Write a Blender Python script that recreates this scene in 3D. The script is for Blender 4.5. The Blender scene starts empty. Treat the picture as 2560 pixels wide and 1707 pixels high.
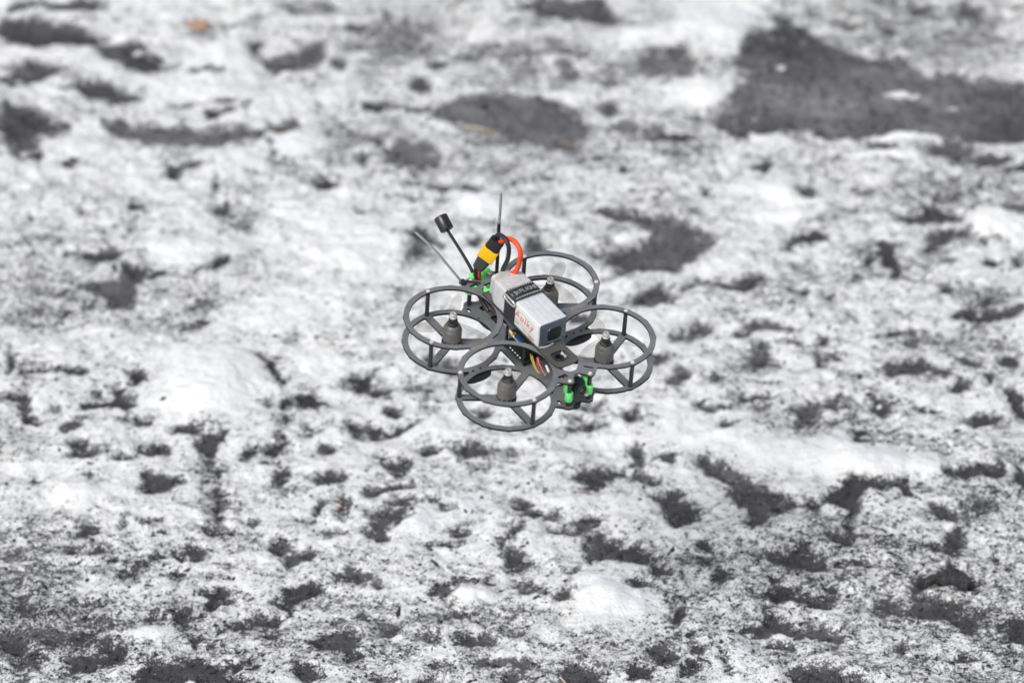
import bpy, bmesh, math, random
import numpy as np
from mathutils import Matrix, Vector

random.seed(7)
rng = np.random.default_rng(11)
S = bpy.context.scene
COL = S.collection

# ------------------------------------------------------------------ camera
PITCH = math.radians(34.0)
CAM_H = 2.36
CAM_Y = -3.45
LENS = 135.0
cam_data = bpy.data.cameras.new('camera')
cam = bpy.data.objects.new('camera', cam_data)
COL.objects.link(cam)
cam.location = (0, CAM_Y, CAM_H)
cam.rotation_euler = (math.pi / 2 - PITCH, 0, 0)
cam_data.lens = LENS
cam_data.sensor_width = 36.0
cam_data.clip_start = 0.05
cam_data.clip_end = 500
cam_data.dof.use_dof = True
cam_data.dof.focus_distance = 3.61
cam_data.dof.aperture_fstop = 4.3
S.camera = cam

# ------------------------------------------------------------------ overcast light
SUN_EL, SUN_AZ = math.radians(52), math.radians(-135)      # azimuth from +Y towards +X
world = bpy.data.worlds.new('World'); S.world = world
world.use_nodes = True
wn, wl = world.node_tree.nodes, world.node_tree.links
wn.clear()
sky = wn.new('ShaderNodeTexSky'); sky.sky_type = 'NISHITA'; sky.sun_disc = False
sky.sun_elevation = SUN_EL; sky.sun_rotation = SUN_AZ
sky.air_density = 1.0; sky.dust_density = 4.0; sky.ozone_density = 1.0
hs = wn.new('ShaderNodeHueSaturation'); hs.inputs['Saturation'].default_value = 0.42
bg = wn.new('ShaderNodeBackground'); bg.inputs['Strength'].default_value = 0.12
wo = wn.new('ShaderNodeOutputWorld')
wl.new(sky.outputs[0], hs.inputs['Color']); wl.new(hs.outputs[0], bg.inputs['Color']); wl.new(bg.outputs[0], wo.inputs[0])
sd = bpy.data.lights.new('sun', 'SUN'); sd.energy = 1.5; sd.angle = math.radians(22); sd.color = (1.0, 0.985, 0.965)
sun = bpy.data.objects.new('sun', sd); COL.objects.link(sun)
dirv = Vector((math.sin(SUN_AZ) * math.cos(SUN_EL), math.cos(SUN_AZ) * math.cos(SUN_EL), math.sin(SUN_EL)))
sun.rotation_euler = dirv.to_track_quat('Z', 'Y').to_euler()
sun.location = dirv * 6

S.render.engine = 'CYCLES'
S.view_settings.view_transform = 'Standard'
S.view_settings.look = 'None'
S.view_settings.gamma = 1.0
S.view_settings.exposure = 0.15
S.view_settings.use_curve_mapping = False

# ------------------------------------------------------------------ helpers
FPX = LENS / 36.0 * 2560.0
RC = np.array(Matrix.Rotation(math.pi / 2 - PITCH, 3, 'X'))
CAM = np.array([0, CAM_Y, CAM_H])


def ground_at(px, py, z=0.0):
    """where the line of sight through a point of the 2560 x 1707 photograph meets the ground"""
    v = RC @ np.array([(px - 1280) / FPX, -(py - 853.5) / FPX, -1.0])
    return CAM + v * (z - CAM[2]) / v[2]


def px_size(py):
    """ground metres for one photo pixel: across, and along the line of sight"""
    a, b, c = ground_at(1280, py), ground_at(1281, py), ground_at(1280, py + 1)
    return abs(b[0] - a[0]), abs(c[1] - a[1])


def tag(o, label=None, cat=None, group=None, kind=None):
    if label: o['label'] = label
    if cat: o['category'] = cat
    if group: o['group'] = group
    if kind: o['kind'] = kind
    return o


def add(name, me, mat=None, parent=None):
    o = bpy.data.objects.new(name, me); COL.objects.link(o)
    if mat is not None:
        me.materials.clear(); me.materials.append(mat)
    if parent is not None: o.parent = parent
    return o


def obj(name, bm, mat, parent=None, smooth=True, scale=0.001):
    if scale != 1: bmesh.ops.scale(bm, vec=(scale,) * 3, verts=bm.verts)
    me = bpy.data.meshes.new(name); bm.to_mesh(me); bm.free()
    if smooth:
        me.polygons.foreach_set('use_smooth', [True] * len(me.polygons))
        try: me.set_sharp_from_angle(angle=math.radians(38))
        except Exception: pass
    return add(name, me, mat, parent)


def box(bm, c, s, M=None, bev=0.0):
    r = bmesh.ops.create_cube(bm, size=1.0)
    vs = r['verts']
    bmesh.ops.scale(bm, vec=s, verts=vs)
    bmesh.ops.translate(bm, vec=c, verts=vs)
    if bev:
        es = list({e for v in vs for e in v.link_edges})
        rr = bmesh.ops.bevel(bm, geom=es, offset=bev, segments=3, profile=0.5, affect='EDGES')
        vs = list({v for f in rr['faces'] for v in f.verts} | {v for v in vs if v.is_valid})
    if M is not None: bmesh.ops.transform(bm, matrix=M, verts=[v for v in vs if v.is_valid])
    return bm


def lathe(bm, prof, n=40, M=None, cap=True):
    rings = []
    new = []
    for r, z in prof:
        ring = [bm.verts.new((r * math.cos(2 * math.pi * k / n), r * math.sin(2 * math.pi * k / n), z)) for k in range(n)]
        rings.append(ring); new += ring
    for a, b in zip(rings, rings[1:]):
        for k in range(n):
            bm.faces.new((a[k], a[(k + 1) % n], b[(k + 1) % n], b[k]))
    if cap:
        bm.faces.new(list(reversed(rings[0]))); bm.faces.new(rings[-1])
    if M is not None: bmesh.ops.transform(bm, matrix=M, verts=new)
    return bm


def crom(pts, n=10):
    P = [np.array(p, float) for p in pts]
    P = [2 * P[0] - P[1]] + P + [2 * P[-1] - P[-2]]
    out = []
    for i in range(1, len(P) - 2):
        for k in range(n):
            t = k / n
            a, b, c, d = P[i - 1:i + 3]
            out.append(0.5 * (2 * b + (c - a) * t + (2 * a - 5 * b + 4 * c - d) * t * t + (3 * b - a - 3 * c + d) * t ** 3))
    out.append(P[-2])
    return out


def tube(bm, pts, rad, n=14, smooth=8, flat=None):
    """swept tube; rad number or list; flat = (w, t) makes a flat strip section instead"""
    Q = crom(pts, smooth) if smooth else [np.array(p, float) for p in pts]
    m = len(Q)
    up = np.array([0.31, 0.22, 0.92])
    prev = None
    rings = []
    for i in range(m):
        t = Q[min(i + 1, m - 1)] - Q[max(i - 1, 0)]
        t /= np.linalg.norm(t) + 1e-9
        if prev is None: u = np.cross(t, up)
        else: u = prev - t * (prev @ t)
        u /= np.linalg.norm(u) + 1e-9
        prev = u
        v = np.cross(t, u)
        r = rad if np.isscalar(rad) else float(np.interp(i / (m - 1), np.linspace(0, 1, len(rad)), rad))
        ring = []
        for k in range(n):
            a = 2 * math.pi * k / n
            if flat: p = Q[i] + u * math.cos(a) * flat[0] * r + v * math.sin(a) * flat[1] * r
            else: p = Q[i] + (u * math.cos(a) + v * math.sin(a)) * r
            ring.append(bm.verts.new(p))
        rings.append(ring)
    for a, b in zip(rings, rings[1:]):
        for k in range(n):
            bm.faces.new((a[k], a[(k + 1) % n], b[(k + 1) % n], b[k]))
    bm.faces.new(list(reversed(rings[0]))); bm.faces.new(rings[-1])
    return bm


def axis_matrix(p0, p1, roll=0.0):
    """local Z along p0 -> p1, origin p0"""
    d = Vector(p1) - Vector(p0)
    return Matrix.Translation(Vector(p0)) @ d.to_track_quat('Z', 'Y').to_matrix().to_4x4() @ Matrix.Rotation(roll, 4, 'Z')


# ------------------------------------------------------------------ materials
def mat_new(name):
    m = bpy.data.materials.new(name); m.use_nodes = True
    nt = m.node_tree
    return m, nt.nodes, nt.links, nt.nodes['Principled BSDF']


def simple(name, col, rough=0.5, metal=0.0, spec=0.5, var=0.12, vscale=400.0, bump=0.0, coat=0.0):
    m, N, L, b = mat_new(name)
    tc = N.new('ShaderNodeTexCoord')
    nz = N.new('ShaderNodeTexNoise'); nz.inputs['Scale'].default_value = vscale; nz.inputs['Detail'].default_value = 4
    L.new(tc.outputs['Object'], nz.inputs['Vector'])
    mr = N.new('ShaderNodeMapRange')
    mr.inputs[1].default_value = 0.3; mr.inputs[2].default_value = 0.7
    mr.inputs[3].default_value = 1 - var; mr.inputs[4].default_value = 1 + var
    L.new(nz.outputs['Fac'], mr.inputs[0])
    mx = N.new('ShaderNodeVectorMath'); mx.operation = 'SCALE'
    mx.inputs[0].default_value = col
    L.new(mr.outputs[0], mx.inputs['Scale'])
    L.new(mx.outputs[0], b.inputs['Base Color'])
    mr2 = N.new('ShaderNodeMapRange')
    mr2.inputs[3].default_value = max(0.03, rough - 0.1); mr2.inputs[4].default_value = min(1, rough + 0.1)
    L.new(nz.outputs['Fac'], mr2.inputs[0]); L.new(mr2.outputs[0], b.inputs['Roughness'])
    b.inputs['Metallic'].default_value = metal
    b.inputs['Specular IOR Level'].default_value = spec
    b.inputs['Coat Weight'].default_value = coat
    if bump:
        bp = N.new('ShaderNodeBump'); bp.inputs['Strength'].default_value = bump; bp.inputs['Distance'].default_value = 0.0004
        L.new(nz.outputs['Fac'], bp.inputs['Height']); L.new(bp.outputs[0], b.inputs['Normal'])
    return m


def carbon(name, scale=1250.0, lo=(0.105, 0.11, 0.119), hi=(0.215, 0.222, 0.236), rough=0.34):
    """twill carbon fibre: diagonal over-under weave"""
    m, N, L, b = mat_new(name)
    tc = N.new('ShaderNodeTexCoord')
    mp = N.new('ShaderNodeMapping'); mp.inputs['Rotation'].default_value = (0, 0, math.radians(45))
    L.new(tc.outputs['Object'], mp.inputs['Vector'])
    ck = N.new('ShaderNodeTexChecker'); ck.inputs['Scale'].default_value = scale
    ck.inputs['Color1'].default_value = (1, 1, 1, 1); ck.inputs['Color2'].default_value = (0, 0, 0, 1)
    L.new(mp.outputs[0], ck.inputs['Vector'])
    nz = N.new('ShaderNodeTexNoise'); nz.inputs['Scale'].default_value = 90; nz.inputs['Detail'].default_value = 5
    L.new(tc.outputs['Object'], nz.inputs['Vector'])
    ad = N.new('ShaderNodeMath'); ad.operation = 'MULTIPLY_ADD'; ad.inputs[1].default_value = 0.55
    L.new(ck.outputs['Fac'], ad.inputs[0]); L.new(nz.outputs['Fac'], ad.inputs[2])
    rp = N.new('ShaderNodeMapRange'); rp.inputs[1].default_value = 0.3; rp.inputs[2].default_value = 1.25
    L.new(ad.outputs[0], rp.inputs[0])
    mix = N.new('ShaderNodeMix'); mix.data_type = 'RGBA'
    mix.inputs['A'].default_value = (*lo, 1); mix.inputs['B'].default_value = (*hi, 1)
    L.new(rp.outputs[0], mix.inputs['Factor']); L.new(mix.outputs['Result'], b.inputs['Base Color'])
    mr2 = N.new('ShaderNodeMapRange'); mr2.inputs[3].default_value = rough - 0.1; mr2.inputs[4].default_value = rough + 0.14
    L.new(nz.outputs['Fac'], mr2.inputs[0]); L.new(mr2.outputs[0], b.inputs['Roughness'])
    b.inputs['Specular IOR Level'].default_value = 1.0
    bp = N.new('ShaderNodeBump'); bp.inputs['Strength'].default_value = 0.12; bp.inputs['Distance'].default_value = 0.0002
    L.new(ck.outputs['Fac'], bp.inputs['Height']); L.new(bp.outputs[0], b.inputs['Normal'])
    return m


M = {}
M['carbon'] = carbon('carbon_fibre')
M['carbon_brown'] = carbon('carbon_fibre_dim_reflection', 800.0, (0.05, 0.047, 0.042), (0.12, 0.113, 0.10), 0.45)  # browner and darker than the rings: dim reflection put into the colour
M['black_metal'] = simple('black_anodised', (0.012, 0.013, 0.016), 0.34, 0.0, spec=0.7)
M['black_rubber'] = simple('black_rubber', (0.016, 0.017, 0.02), 0.55, bump=0.1)
M['black_wire'] = simple('black_silicone', (0.017, 0.019, 0.024), 0.45)
M['grey_rubber'] = simple('dark_grey_sleeve', (0.045, 0.05, 0.05), 0.6)
M['motor'] = simple('motor_bell', (0.17, 0.165, 0.155), 0.48, 0.3, var=0.05)
M['cut_edge'] = simple('carbon_cut_edge', (0.008, 0.009, 0.012), 0.7, spec=0.25)
M['motor_dark'] = simple('motor_dark', (0.022, 0.023, 0.025), 0.4, 0.4)
M['steel'] = simple('steel', (0.78, 0.76, 0.71), 0.28, 0.55)
M['screw'] = simple('screw_steel', (0.80, 0.75, 0.66), 0.33, 0.35)
M['hole'] = simple('socket_dark', (0.01, 0.01, 0.01), 0.7)
M['green'] = simple('green_tpu', (0.21, 0.99, 0.25), 0.42, bump=0.15)
_g = M['green'].node_tree.nodes['Principled BSDF']
_g.inputs['Subsurface Weight'].default_value = 0.6; _g.inputs['Subsurface Radius'].default_value = (0.5, 1.0, 0.5); _g.inputs['Subsurface Scale'].default_value = 0.004
M['yellow'] = simple('yellow_nylon', (0.95, 0.52, 0.006), 0.45, var=0.04)
M['red_wire'] = simple('orange_red_silicone', (0.88, 0.085, 0.016), 0.42)
M['red_wire2'] = simple('red_silicone', (0.50, 0.05, 0.04), 0.45)
M['wrap'] = simple('silver_shrink_wrap', (0.73, 0.75, 0.775), 0.3, 0.12, vscale=120, var=0.06, bump=0.08, coat=0.3)
M['wrap_dull'] = simple('crinkled_shrink_wrap', (0.60, 0.60, 0.60), 0.4, 0.1, vscale=260, var=0.12, bump=0.6, coat=0.3)
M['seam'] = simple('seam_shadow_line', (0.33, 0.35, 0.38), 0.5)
M['endcap'] = simple('slate_end_film', (0.115, 0.145, 0.18), 0.32, 0.2, coat=0.4)
M['label'] = simple('white_label', (0.72, 0.73, 0.70), 0.4, var=0.03)
M['red_ink'] = simple('red_ink', (0.68, 0.14, 0.12), 0.5)
M['pink_ink'] = simple('pale_red_ink', (0.75, 0.35, 0.32), 0.5)
M['grey_ink'] = simple('grey_ink', (0.12, 0.14, 0.14), 0.5)
M['strap'] = simple('strap_webbing', (0.02, 0.022, 0.027), 0.6, vscale=1500, bump=0.4)
M['strap_print'] = simple('strap_print', (0.30, 0.33, 0.37), 0.55)
M['strap_grip'] = simple('strap_grip', (0.42, 0.40, 0.36), 0.5)
M['strap_loop_glare'] = simple('loop_glare_bright', (0.70, 0.70, 0.66), 0.25, 0.7)  # bright tone painting the glare on the strap loop
M['gold_ink'] = simple('gold_print', (0.42, 0.30, 0.17), 0.5)
M['pcb'] = simple('green_black_board', (0.012, 0.022, 0.020), 0.4)
M['pcb_blue'] = simple('blue_part', (0.012, 0.05, 0.13), 0.35)
M['solder'] = simple('solder_tin', (0.86, 0.82, 0.74), 0.22, 0.6)
M['gold'] = simple('gold_pad', (0.60, 0.38, 0.12), 0.35, 0.7)
M['yellow_wire'] = simple('yellow_wire', (0.58, 0.44, 0.06), 0.45)
M['white_wire'] = simple('white_wire', (0.75, 0.74, 0.72), 0.45)
M['lens'] = simple('lens_glass', (0.004, 0.005, 0.009), 0.06, spec=0.9, coat=1.0)
M['ziptie'] = simple('smoke_ziptie', (0.30, 0.31, 0.32), 0.2, spec=0.8, coat=0.8)
M['foam'] = simple('black_foam', (0.020, 0.019, 0.018), 0.8, bump=0.5)


def blade_material():
    m, N, L, b = mat_new('clear_smoke_propeller')
    b.inputs['Base Color'].default_value = (0.20, 0.195, 0.175, 1)
    b.inputs['Roughness'].default_value = 0.5
    tr = N.new('ShaderNodeBsdfTransparent'); tr.inputs[0].default_value = (0.97, 0.965, 0.95, 1)
    mx = N.new('ShaderNodeMixShader'); mx.inputs[0].default_value = 0.14
    L.new(tr.outputs[0], mx.inputs[1]); L.new(b.outputs[0], mx.inputs[2])
    L.new(mx.outputs[0], N['Material Output'].inputs['Surface'])
    return m


M['blade'] = blade_material()


def ground_material():
    m, N, L, b = mat_new('ash_dusted_snow')
    tc = N.new('ShaderNodeTexCoord')
    at = N.new('ShaderNodeAttribute'); at.attribute_name = 'ash'

    def noise(scale, detail, rough, stretch=(1, 1, 1), rot=0.0, dist=0.0):
        mp = N.new('ShaderNodeMapping'); mp.inputs['Scale'].default_value = stretch
        mp.inputs['Rotation'].default_value = (0, 0, rot)
        L.new(tc.outputs['Object'], mp.inputs['Vector'])
        n = N.new('ShaderNodeTexNoise'); n.inputs['Scale'].default_value = scale
        n.inputs['Detail'].default_value = detail; n.inputs['Roughness'].default_value = rough
        n.inputs['Distortion'].default_value = dist
        L.new(mp.outputs[0], n.inputs['Vector'])
        return n.outputs['Fac']

    def math_(op, a, b_=None, c=None, clamp=False):
        n = N.new('ShaderNodeMath'); n.operation = op; n.use_clamp = clamp
        for i, v in enumerate((a, b_, c)):
            if v is None: continue
            if isinstance(v, (int, float)): n.inputs[i].default_value = v
            else: L.new(v, n.inputs[i])
        return n.outputs[0]

    fine = noise(165, 4, 0.6, (0.8, 1.0, 1), 0.2, 0.12)
    mid = noise(48, 5, 0.62, (0.7, 1.0, 1), 0.15, 0.2)
    grain = noise(520, 3, 0.6, (0.9, 1.0, 1), 0.3)
    # signed field: fine + mid noise about 0, plus the amount of ash that lies here
    grain2 = noise(1250, 2, 0.6)
    n1 = math_('MULTIPLY', math_('SUBTRACT', fine, 0.5), 2.2)
    n2 = math_('MULTIPLY', math_('SUBTRACT', mid, 0.5), 1.7)
    n3 = math_('ADD', math_('MULTIPLY', math_('SUBTRACT', grain, 0.5), 2.8), math_('MULTIPLY', math_('SUBTRACT', grain2, 0.5), 2.2))
    f = math_('ADD', math_('ADD', n1, n2), n3)
    f = math_('ADD', f, math_('MULTIPLY', math_('SUBTRACT', at.outputs['Fac'], 0.50), 1.9))
    mask = N.new('ShaderNodeMapRange'); mask.interpolation_type = 'SMOOTHSTEP'
    dr = N.new('ShaderNodeAttribute'); dr.attribute_name = 'paleness'
    soft = math_('MULTIPLY_ADD', dr.outputs['Fac'], 0.32, 0.07)
    L.new(math_('MULTIPLY', soft, -1.0), mask.inputs[1]); L.new(soft, mask.inputs[2])
    L.new(f, mask.inputs[0])
    mask = mask.outputs[0]
    # thin dust film greys the snow close to the ash
    film = N.new('ShaderNodeMapRange'); film.interpolation_type = 'SMOOTHSTEP'
    film.inputs[1].default_value = -1.05; film.inputs[2].default_value = 0.25
    film.inputs[3].default_value = 0.0; film.inputs[4].default_value = 0.25
    L.new(f, film.inputs[0])
    ashc = N.new('ShaderNodeMix'); ashc.data_type = 'RGBA'
    ashc.inputs['A'].default_value = (0.017, 0.0175, 0.021, 1); ashc.inputs['B'].default_value = (0.165, 0.163, 0.172, 1)
    av = N.new('ShaderNodeMapRange'); av.inputs[1].default_value = 0.12; av.inputs[2].default_value = 0.92
    L.new(math_('ADD', math_('MULTIPLY', noise(24, 6, 0.65), 0.45), math_('MULTIPLY', dr.outputs['Fac'], 0.62)), av.inputs[0])
    L.new(av.outputs[0], ashc.inputs['Factor'])
    ag = N.new('ShaderNodeMix'); ag.data_type = 'RGBA'; ag.blend_type = 'MULTIPLY'; ag.inputs['Factor'].default_value = 0.8
    gm = N.new('ShaderNodeMapRange'); gm.inputs[1].default_value = 0.3; gm.inputs[2].default_value = 0.75
    gm.inputs[3].default_value = 0.4; gm.inputs[4].default_value = 1.85
    L.new(grain, gm.inputs[0])
    vr = N.new('ShaderNodeMapRange'); vr.interpolation_type = 'SMOOTHSTEP'
    vr.inputs[1].default_value = 0.40; vr.inputs[2].default_value = 0.74
    L.new(noise(15, 6, 0.62, (0.55, 1.0, 1), 0.12, 0.4), vr.inputs[0])
    veil = N.new('ShaderNodeMix'); veil.data_type = 'RGBA'
    L.new(math_('MULTIPLY', math_('MULTIPLY', vr.outputs[0], math_('MULTIPLY_ADD', dr.outputs['Fac'], 0.9, 0.1)), 0.6, None, True), veil.inputs['Factor'])
    L.new(ashc.outputs['Result'], veil.inputs['A']); veil.inputs['B'].default_value = (0.42, 0.42, 0.44, 1)
    L.new(veil.outputs['Result'], ag.inputs['A']); L.new(gm.outputs[0], ag.inputs['B'])
    snow = N.new('ShaderNodeMix'); snow.data_type = 'RGBA'
    snow.inputs['A'].default_value = (0.80, 0.83, 0.86, 1); snow.inputs['B'].default_value = (0.88, 0.875, 0.855, 1)
    L.new(noise(9, 3, 0.5), snow.inputs['Factor'])
    dirty = N.new('ShaderNodeMix'); dirty.data_type = 'RGBA'
    L.new(film.outputs[0], dirty.inputs['Factor'])
    L.new(snow.outputs['Result'], dirty.inputs['A']); dirty.inputs['B'].default_value = (0.205, 0.19, 0.16, 1)
    fin = N.new('ShaderNodeMix'); fin.data_type = 'RGBA'
    L.new(mask, fin.inputs['Factor']); L.new(dirty.outputs['Result'], fin.inputs['A']); L.new(ag.outputs['Result'], fin.inputs['B'])
    L.new(fin.outputs['Result'], b.inputs['Base Color'])
    rg = N.new('ShaderNodeMapRange'); rg.inputs[3].default_value = 0.62; rg.inputs[4].default_value = 0.78
    L.new(mask, rg.inputs[0]); L.new(rg.outputs[0], b.inputs['Roughness'])
    b.inputs['Specular IOR Level'].default_value = 0.35
    hgt = math_('ADD', math_('MULTIPLY', fine, 1.0), math_('MULTIPLY', grain, 0.45))
    hgt = math_('SUBTRACT', hgt, math_('MULTIPLY', mask, 0.25))
    bp = N.new('ShaderNodeBump'); bp.inputs['Strength'].default_value = 0.7; bp.inputs['Distance'].default_value = 0.004
    L.new(hgt, bp.inputs['Height']); L.new(bp.outputs[0], b.inputs['Normal'])
    return m


M['ground'] = ground_material()

# ------------------------------------------------------------------ ground: snow, mounds and ash deposits
_tab = rng.random((256, 256))


def vnoise(x, y):
    xi, yi = np.floor(x).astype(int), np.floor(y).astype(int)
    fx, fy = x - xi, y - yi
    fx = fx * fx * fx * (fx * (fx * 6 - 15) + 10); fy = fy * fy * fy * (fy * (fy * 6 - 15) + 10)
    g = lambda a, b: _tab[a & 255, b & 255]
    return (g(xi, yi) * (1 - fx) + g(xi + 1, yi) * fx) * (1 - fy) + (g(xi, yi + 1) * (1 - fx) + g(xi + 1, yi + 1) * fx) * fy


def fbm(x, y, s, o=4, rough=0.5, off=0.0):
    a, t, n = 1.0, 0.0, 0.0
    c, d = 0.8, 0.6
    x, y = x * s + off, y * s + off * 1.7
    for _ in range(o):
        t = t + a * (vnoise(x, y) - 0.5); n += a
        x, y = (c * x - d * y) * 2.03 + 11.3, (d * x + c * y) * 2.03 + 5.1
        a *= rough
    return t / n * 2.0


# dark ash deposits, a few being painted shade under snow lumps, outlined in photo pixels and carried to the ground plane: (amount, outline)
POLY = [
 (.9, [(110,0),(245,0),(250,25),(180,18),(120,5)]),
 (1, [(0,42),(45,36),(110,37),(185,55),(262,80),(235,97),(140,108),(60,100),(0,82)]),
 (1, [(235,97),(335,107),(375,132),(428,170),(330,168),(307,146),(256,135)]),
 (1, [(33,166),(146,146),(160,160),(120,186),(58,197)]),  # shade under a snow lump, painted in as ash
 (1, [(165,185),(205,205),(280,212),(344,234),(340,241),(220,232),(168,208)]),  # painted shade too, along an arc below a lump
 (1, [(0,238),(73,249),(102,281),(160,314),(157,325),(110,330),(102,352),(44,362),(15,344),(0,329)]),
 (.95, [(250,300),(366,311),(495,318),(650,318),(620,350),(512,370),(370,365),(290,336)]),
 (1, [(668,318),(732,307),(750,312),(702,326)]),
 (.95, [(665,148),(797,106),(815,122),(793,153),(695,176)]),
 (1, [(1300,5),(1400,0),(1520,0),(1535,30),(1540,50),(1505,56),(1440,35),(1350,40),(1305,20)]),
 (.8, [(1150,150),(1180,125),(1260,130),(1350,105),(1440,108),(1450,135),(1400,145),(1320,140),(1240,145),(1190,165)]),
 (.85, [(1260,155),(1330,140),(1400,148),(1370,165),(1330,182),(1290,175)]),
 (.95, [(1590,140),(1640,120),(1720,118),(1740,150),(1720,190),(1620,200),(1590,170)]),
 (1.05, [(1106,267),(1216,234),(1362,241),(1471,285),(1490,322),(1435,366),(1362,380),(1318,351),(1252,325),(1160,303)]),
 (1, [(975,380),(1000,340),(1070,345),(1113,388),(1088,402),(1044,420),(1000,406)]),
 (.95, [(1493,262),(1530,255),(1545,300),(1620,312),(1720,330),(1715,350),(1620,328),(1530,310)]),
 (1, [(1480,520),(1567,515),(1676,528),(1741,560),(1769,593),(1741,637),(1633,669),(1535,653),(1502,631),(1610,610),(1633,582),(1567,555)]),
 (1.08, [(1857,110),(1934,51),(2029,55),(2058,88),(2113,128),(2267,154),(2321,183),(2431,208),(2560,200),(2620,260),(2620,355),(2500,350),(2430,350),(2320,340),(2248,340),(2186,318),(2139,347),(2029,325),(1900,340),(1846,344),(1802,325),(1720,290),(1830,262),(1850,200),(1840,160)]),
 (.95, [(2303,380),(2358,362),(2431,366),(2428,388),(2322,391)]),
 (.95, [(2212,520),(2280,510),(2395,525),(2395,545),(2300,552),(2250,545)]),
 (.95, [(197,713),(311,688),(325,651),(387,666),(373,688),(351,713),(336,750),(285,766),(249,739)]),
 (1.05, [(500,1080),(552,1080),(545,1110),(540,1140),(556,1155),(545,1180),(560,1225),(572,1275),(545,1285),(530,1230),(535,1180),(525,1140),(515,1115)]),
 (1, [(373,1178),(435,1191),(384,1211)]),
 (.9, [(225,1285),(255,1290),(258,1325),(200,1340),(180,1335),(215,1310)]),
 (1.05, [(155,1660),(220,1630),(290,1615),(310,1640),(240,1665),(215,1685),(165,1680)]),
 (1.1, [(336,1675),(439,1648),(585,1655),(625,1720),(560,1712),(500,1676),(450,1690),(400,1720),(345,1720)]),
 (1, [(956,1140),(1015,1137),(1018,1158),(985,1182)]),
 (1, [(930,1280),(1000,1265),(995,1285),(970,1310),(965,1340),(950,1345),(925,1320)]),
 (1.05, [(1464,1390),(1497,1338),(1545,1346),(1614,1390),(1545,1387),(1519,1404),(1475,1400)]),
 (1, [(1450,1180),(1555,1168),(1520,1190),(1480,1205)]),
 (1, [(1628,1222),(1690,1215),(1712,1255),(1760,1275),(1740,1290),(1710,1300),(1660,1265)]),
 (1, [(1766,1152),(1802,1160),(1865,1192),(1927,1229),(1956,1244),(1978,1277),(1934,1280),(1919,1317),(1883,1306),(1875,1255),(1828,1211)]),
 (1, [(2066,1255),(2102,1229),(2157,1211),(2212,1214),(2270,1196),(2285,1240),(2248,1233),(2175,1229),(2139,1280),(2088,1266)]),
 (1, [(1963,1353),(2018,1353),(2029,1383),(2060,1400),(2070,1425),(2007,1415),(1950,1410),(1886,1394),(1940,1395),(1975,1385)]),
 (1, [(2354,1317),(2413,1310),(2420,1353),(2387,1383),(2320,1383),(2303,1361),(2350,1353)]),
 (.95, [(1883,1490),(1938,1460),(2029,1480),(2090,1495),(2080,1530),(2040,1520),(1980,1505),(1900,1512)]),
 (1.05, [(2300,1460),(2370,1420),(2424,1452),(2413,1465),(2340,1460),(2292,1474)]),
 (1.1, [(2164,1522),(2212,1496),(2285,1515),(2395,1518),(2460,1532),(2395,1565),(2322,1536),(2212,1536)]),
 (1.1, [(2512,1565),(2560,1547),(2620,1540),(2620,1620),(2560,1613),(2515,1591)]),
 (1, [(1828,1573),(1938,1536),(2029,1569),(2113,1591),(2102,1628),(2047,1624),(2084,1602),(1992,1584),(1890,1595)]),
 (1, [(1992,1672),(2084,1672),(2175,1720),(2000,1720)]),
 (1, [(1978,604),(2018,574),(2062,585),(2014,600)]),
 (1, [(1700,725),(1748,692),(1790,698),(1850,697),(1905,685),(1912,693),(1876,710),(1800,706),(1755,706),(1722,722)]),
 (1, [(2318,578),(2380,567),(2428,578),(2376,589),(2343,615),(2318,622)]),
 (.95, [(2391,768),(2440,770),(2560,760),(2620,760),(2560,780),(2480,790),(2440,785)]),
 (.95, [(1894,850),(1912,855),(1925,885),(1955,893),(1870,902),(1885,880)]),
 (.9, [(2180,910),(2320,898),(2395,914),(2360,935),(2250,940),(2208,925)]),
 (1, [(2172,966),(2248,998),(2226,1000),(2210,1005),(2225,1015),(2210,1030),(2190,1015),(2195,1000),(2175,985)]),
 (.88, [(2014,1008),(2090,1000),(2140,1005),(2095,1017),(2050,1028),(2060,1050),(2000,1060),(1975,1060),(2010,1035)]),
 (.95, [(1030,590),(1062,578),(1113,611),(1105,620),(1045,602)]),
 (.9, [(1574,739),(1618,706),(1655,702),(1690,720),(1745,705),(1710,735),(1672,746),(1610,744)]),
 (.95, [(883,922),(938,922),(925,950),(975,972),(960,978),(905,965),(885,945)]),
 (1, [(876,1057),(923,1046),(945,1057),(938,1082),(905,1075)]),
 (.95, [(1139,1104),(1168,1093),(1234,1104),(1216,1130),(1160,1130)]),
 (.88, [(1409,1053),(1508,1046),(1470,1064),(1435,1072),(1395,1079)]),
]
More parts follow.
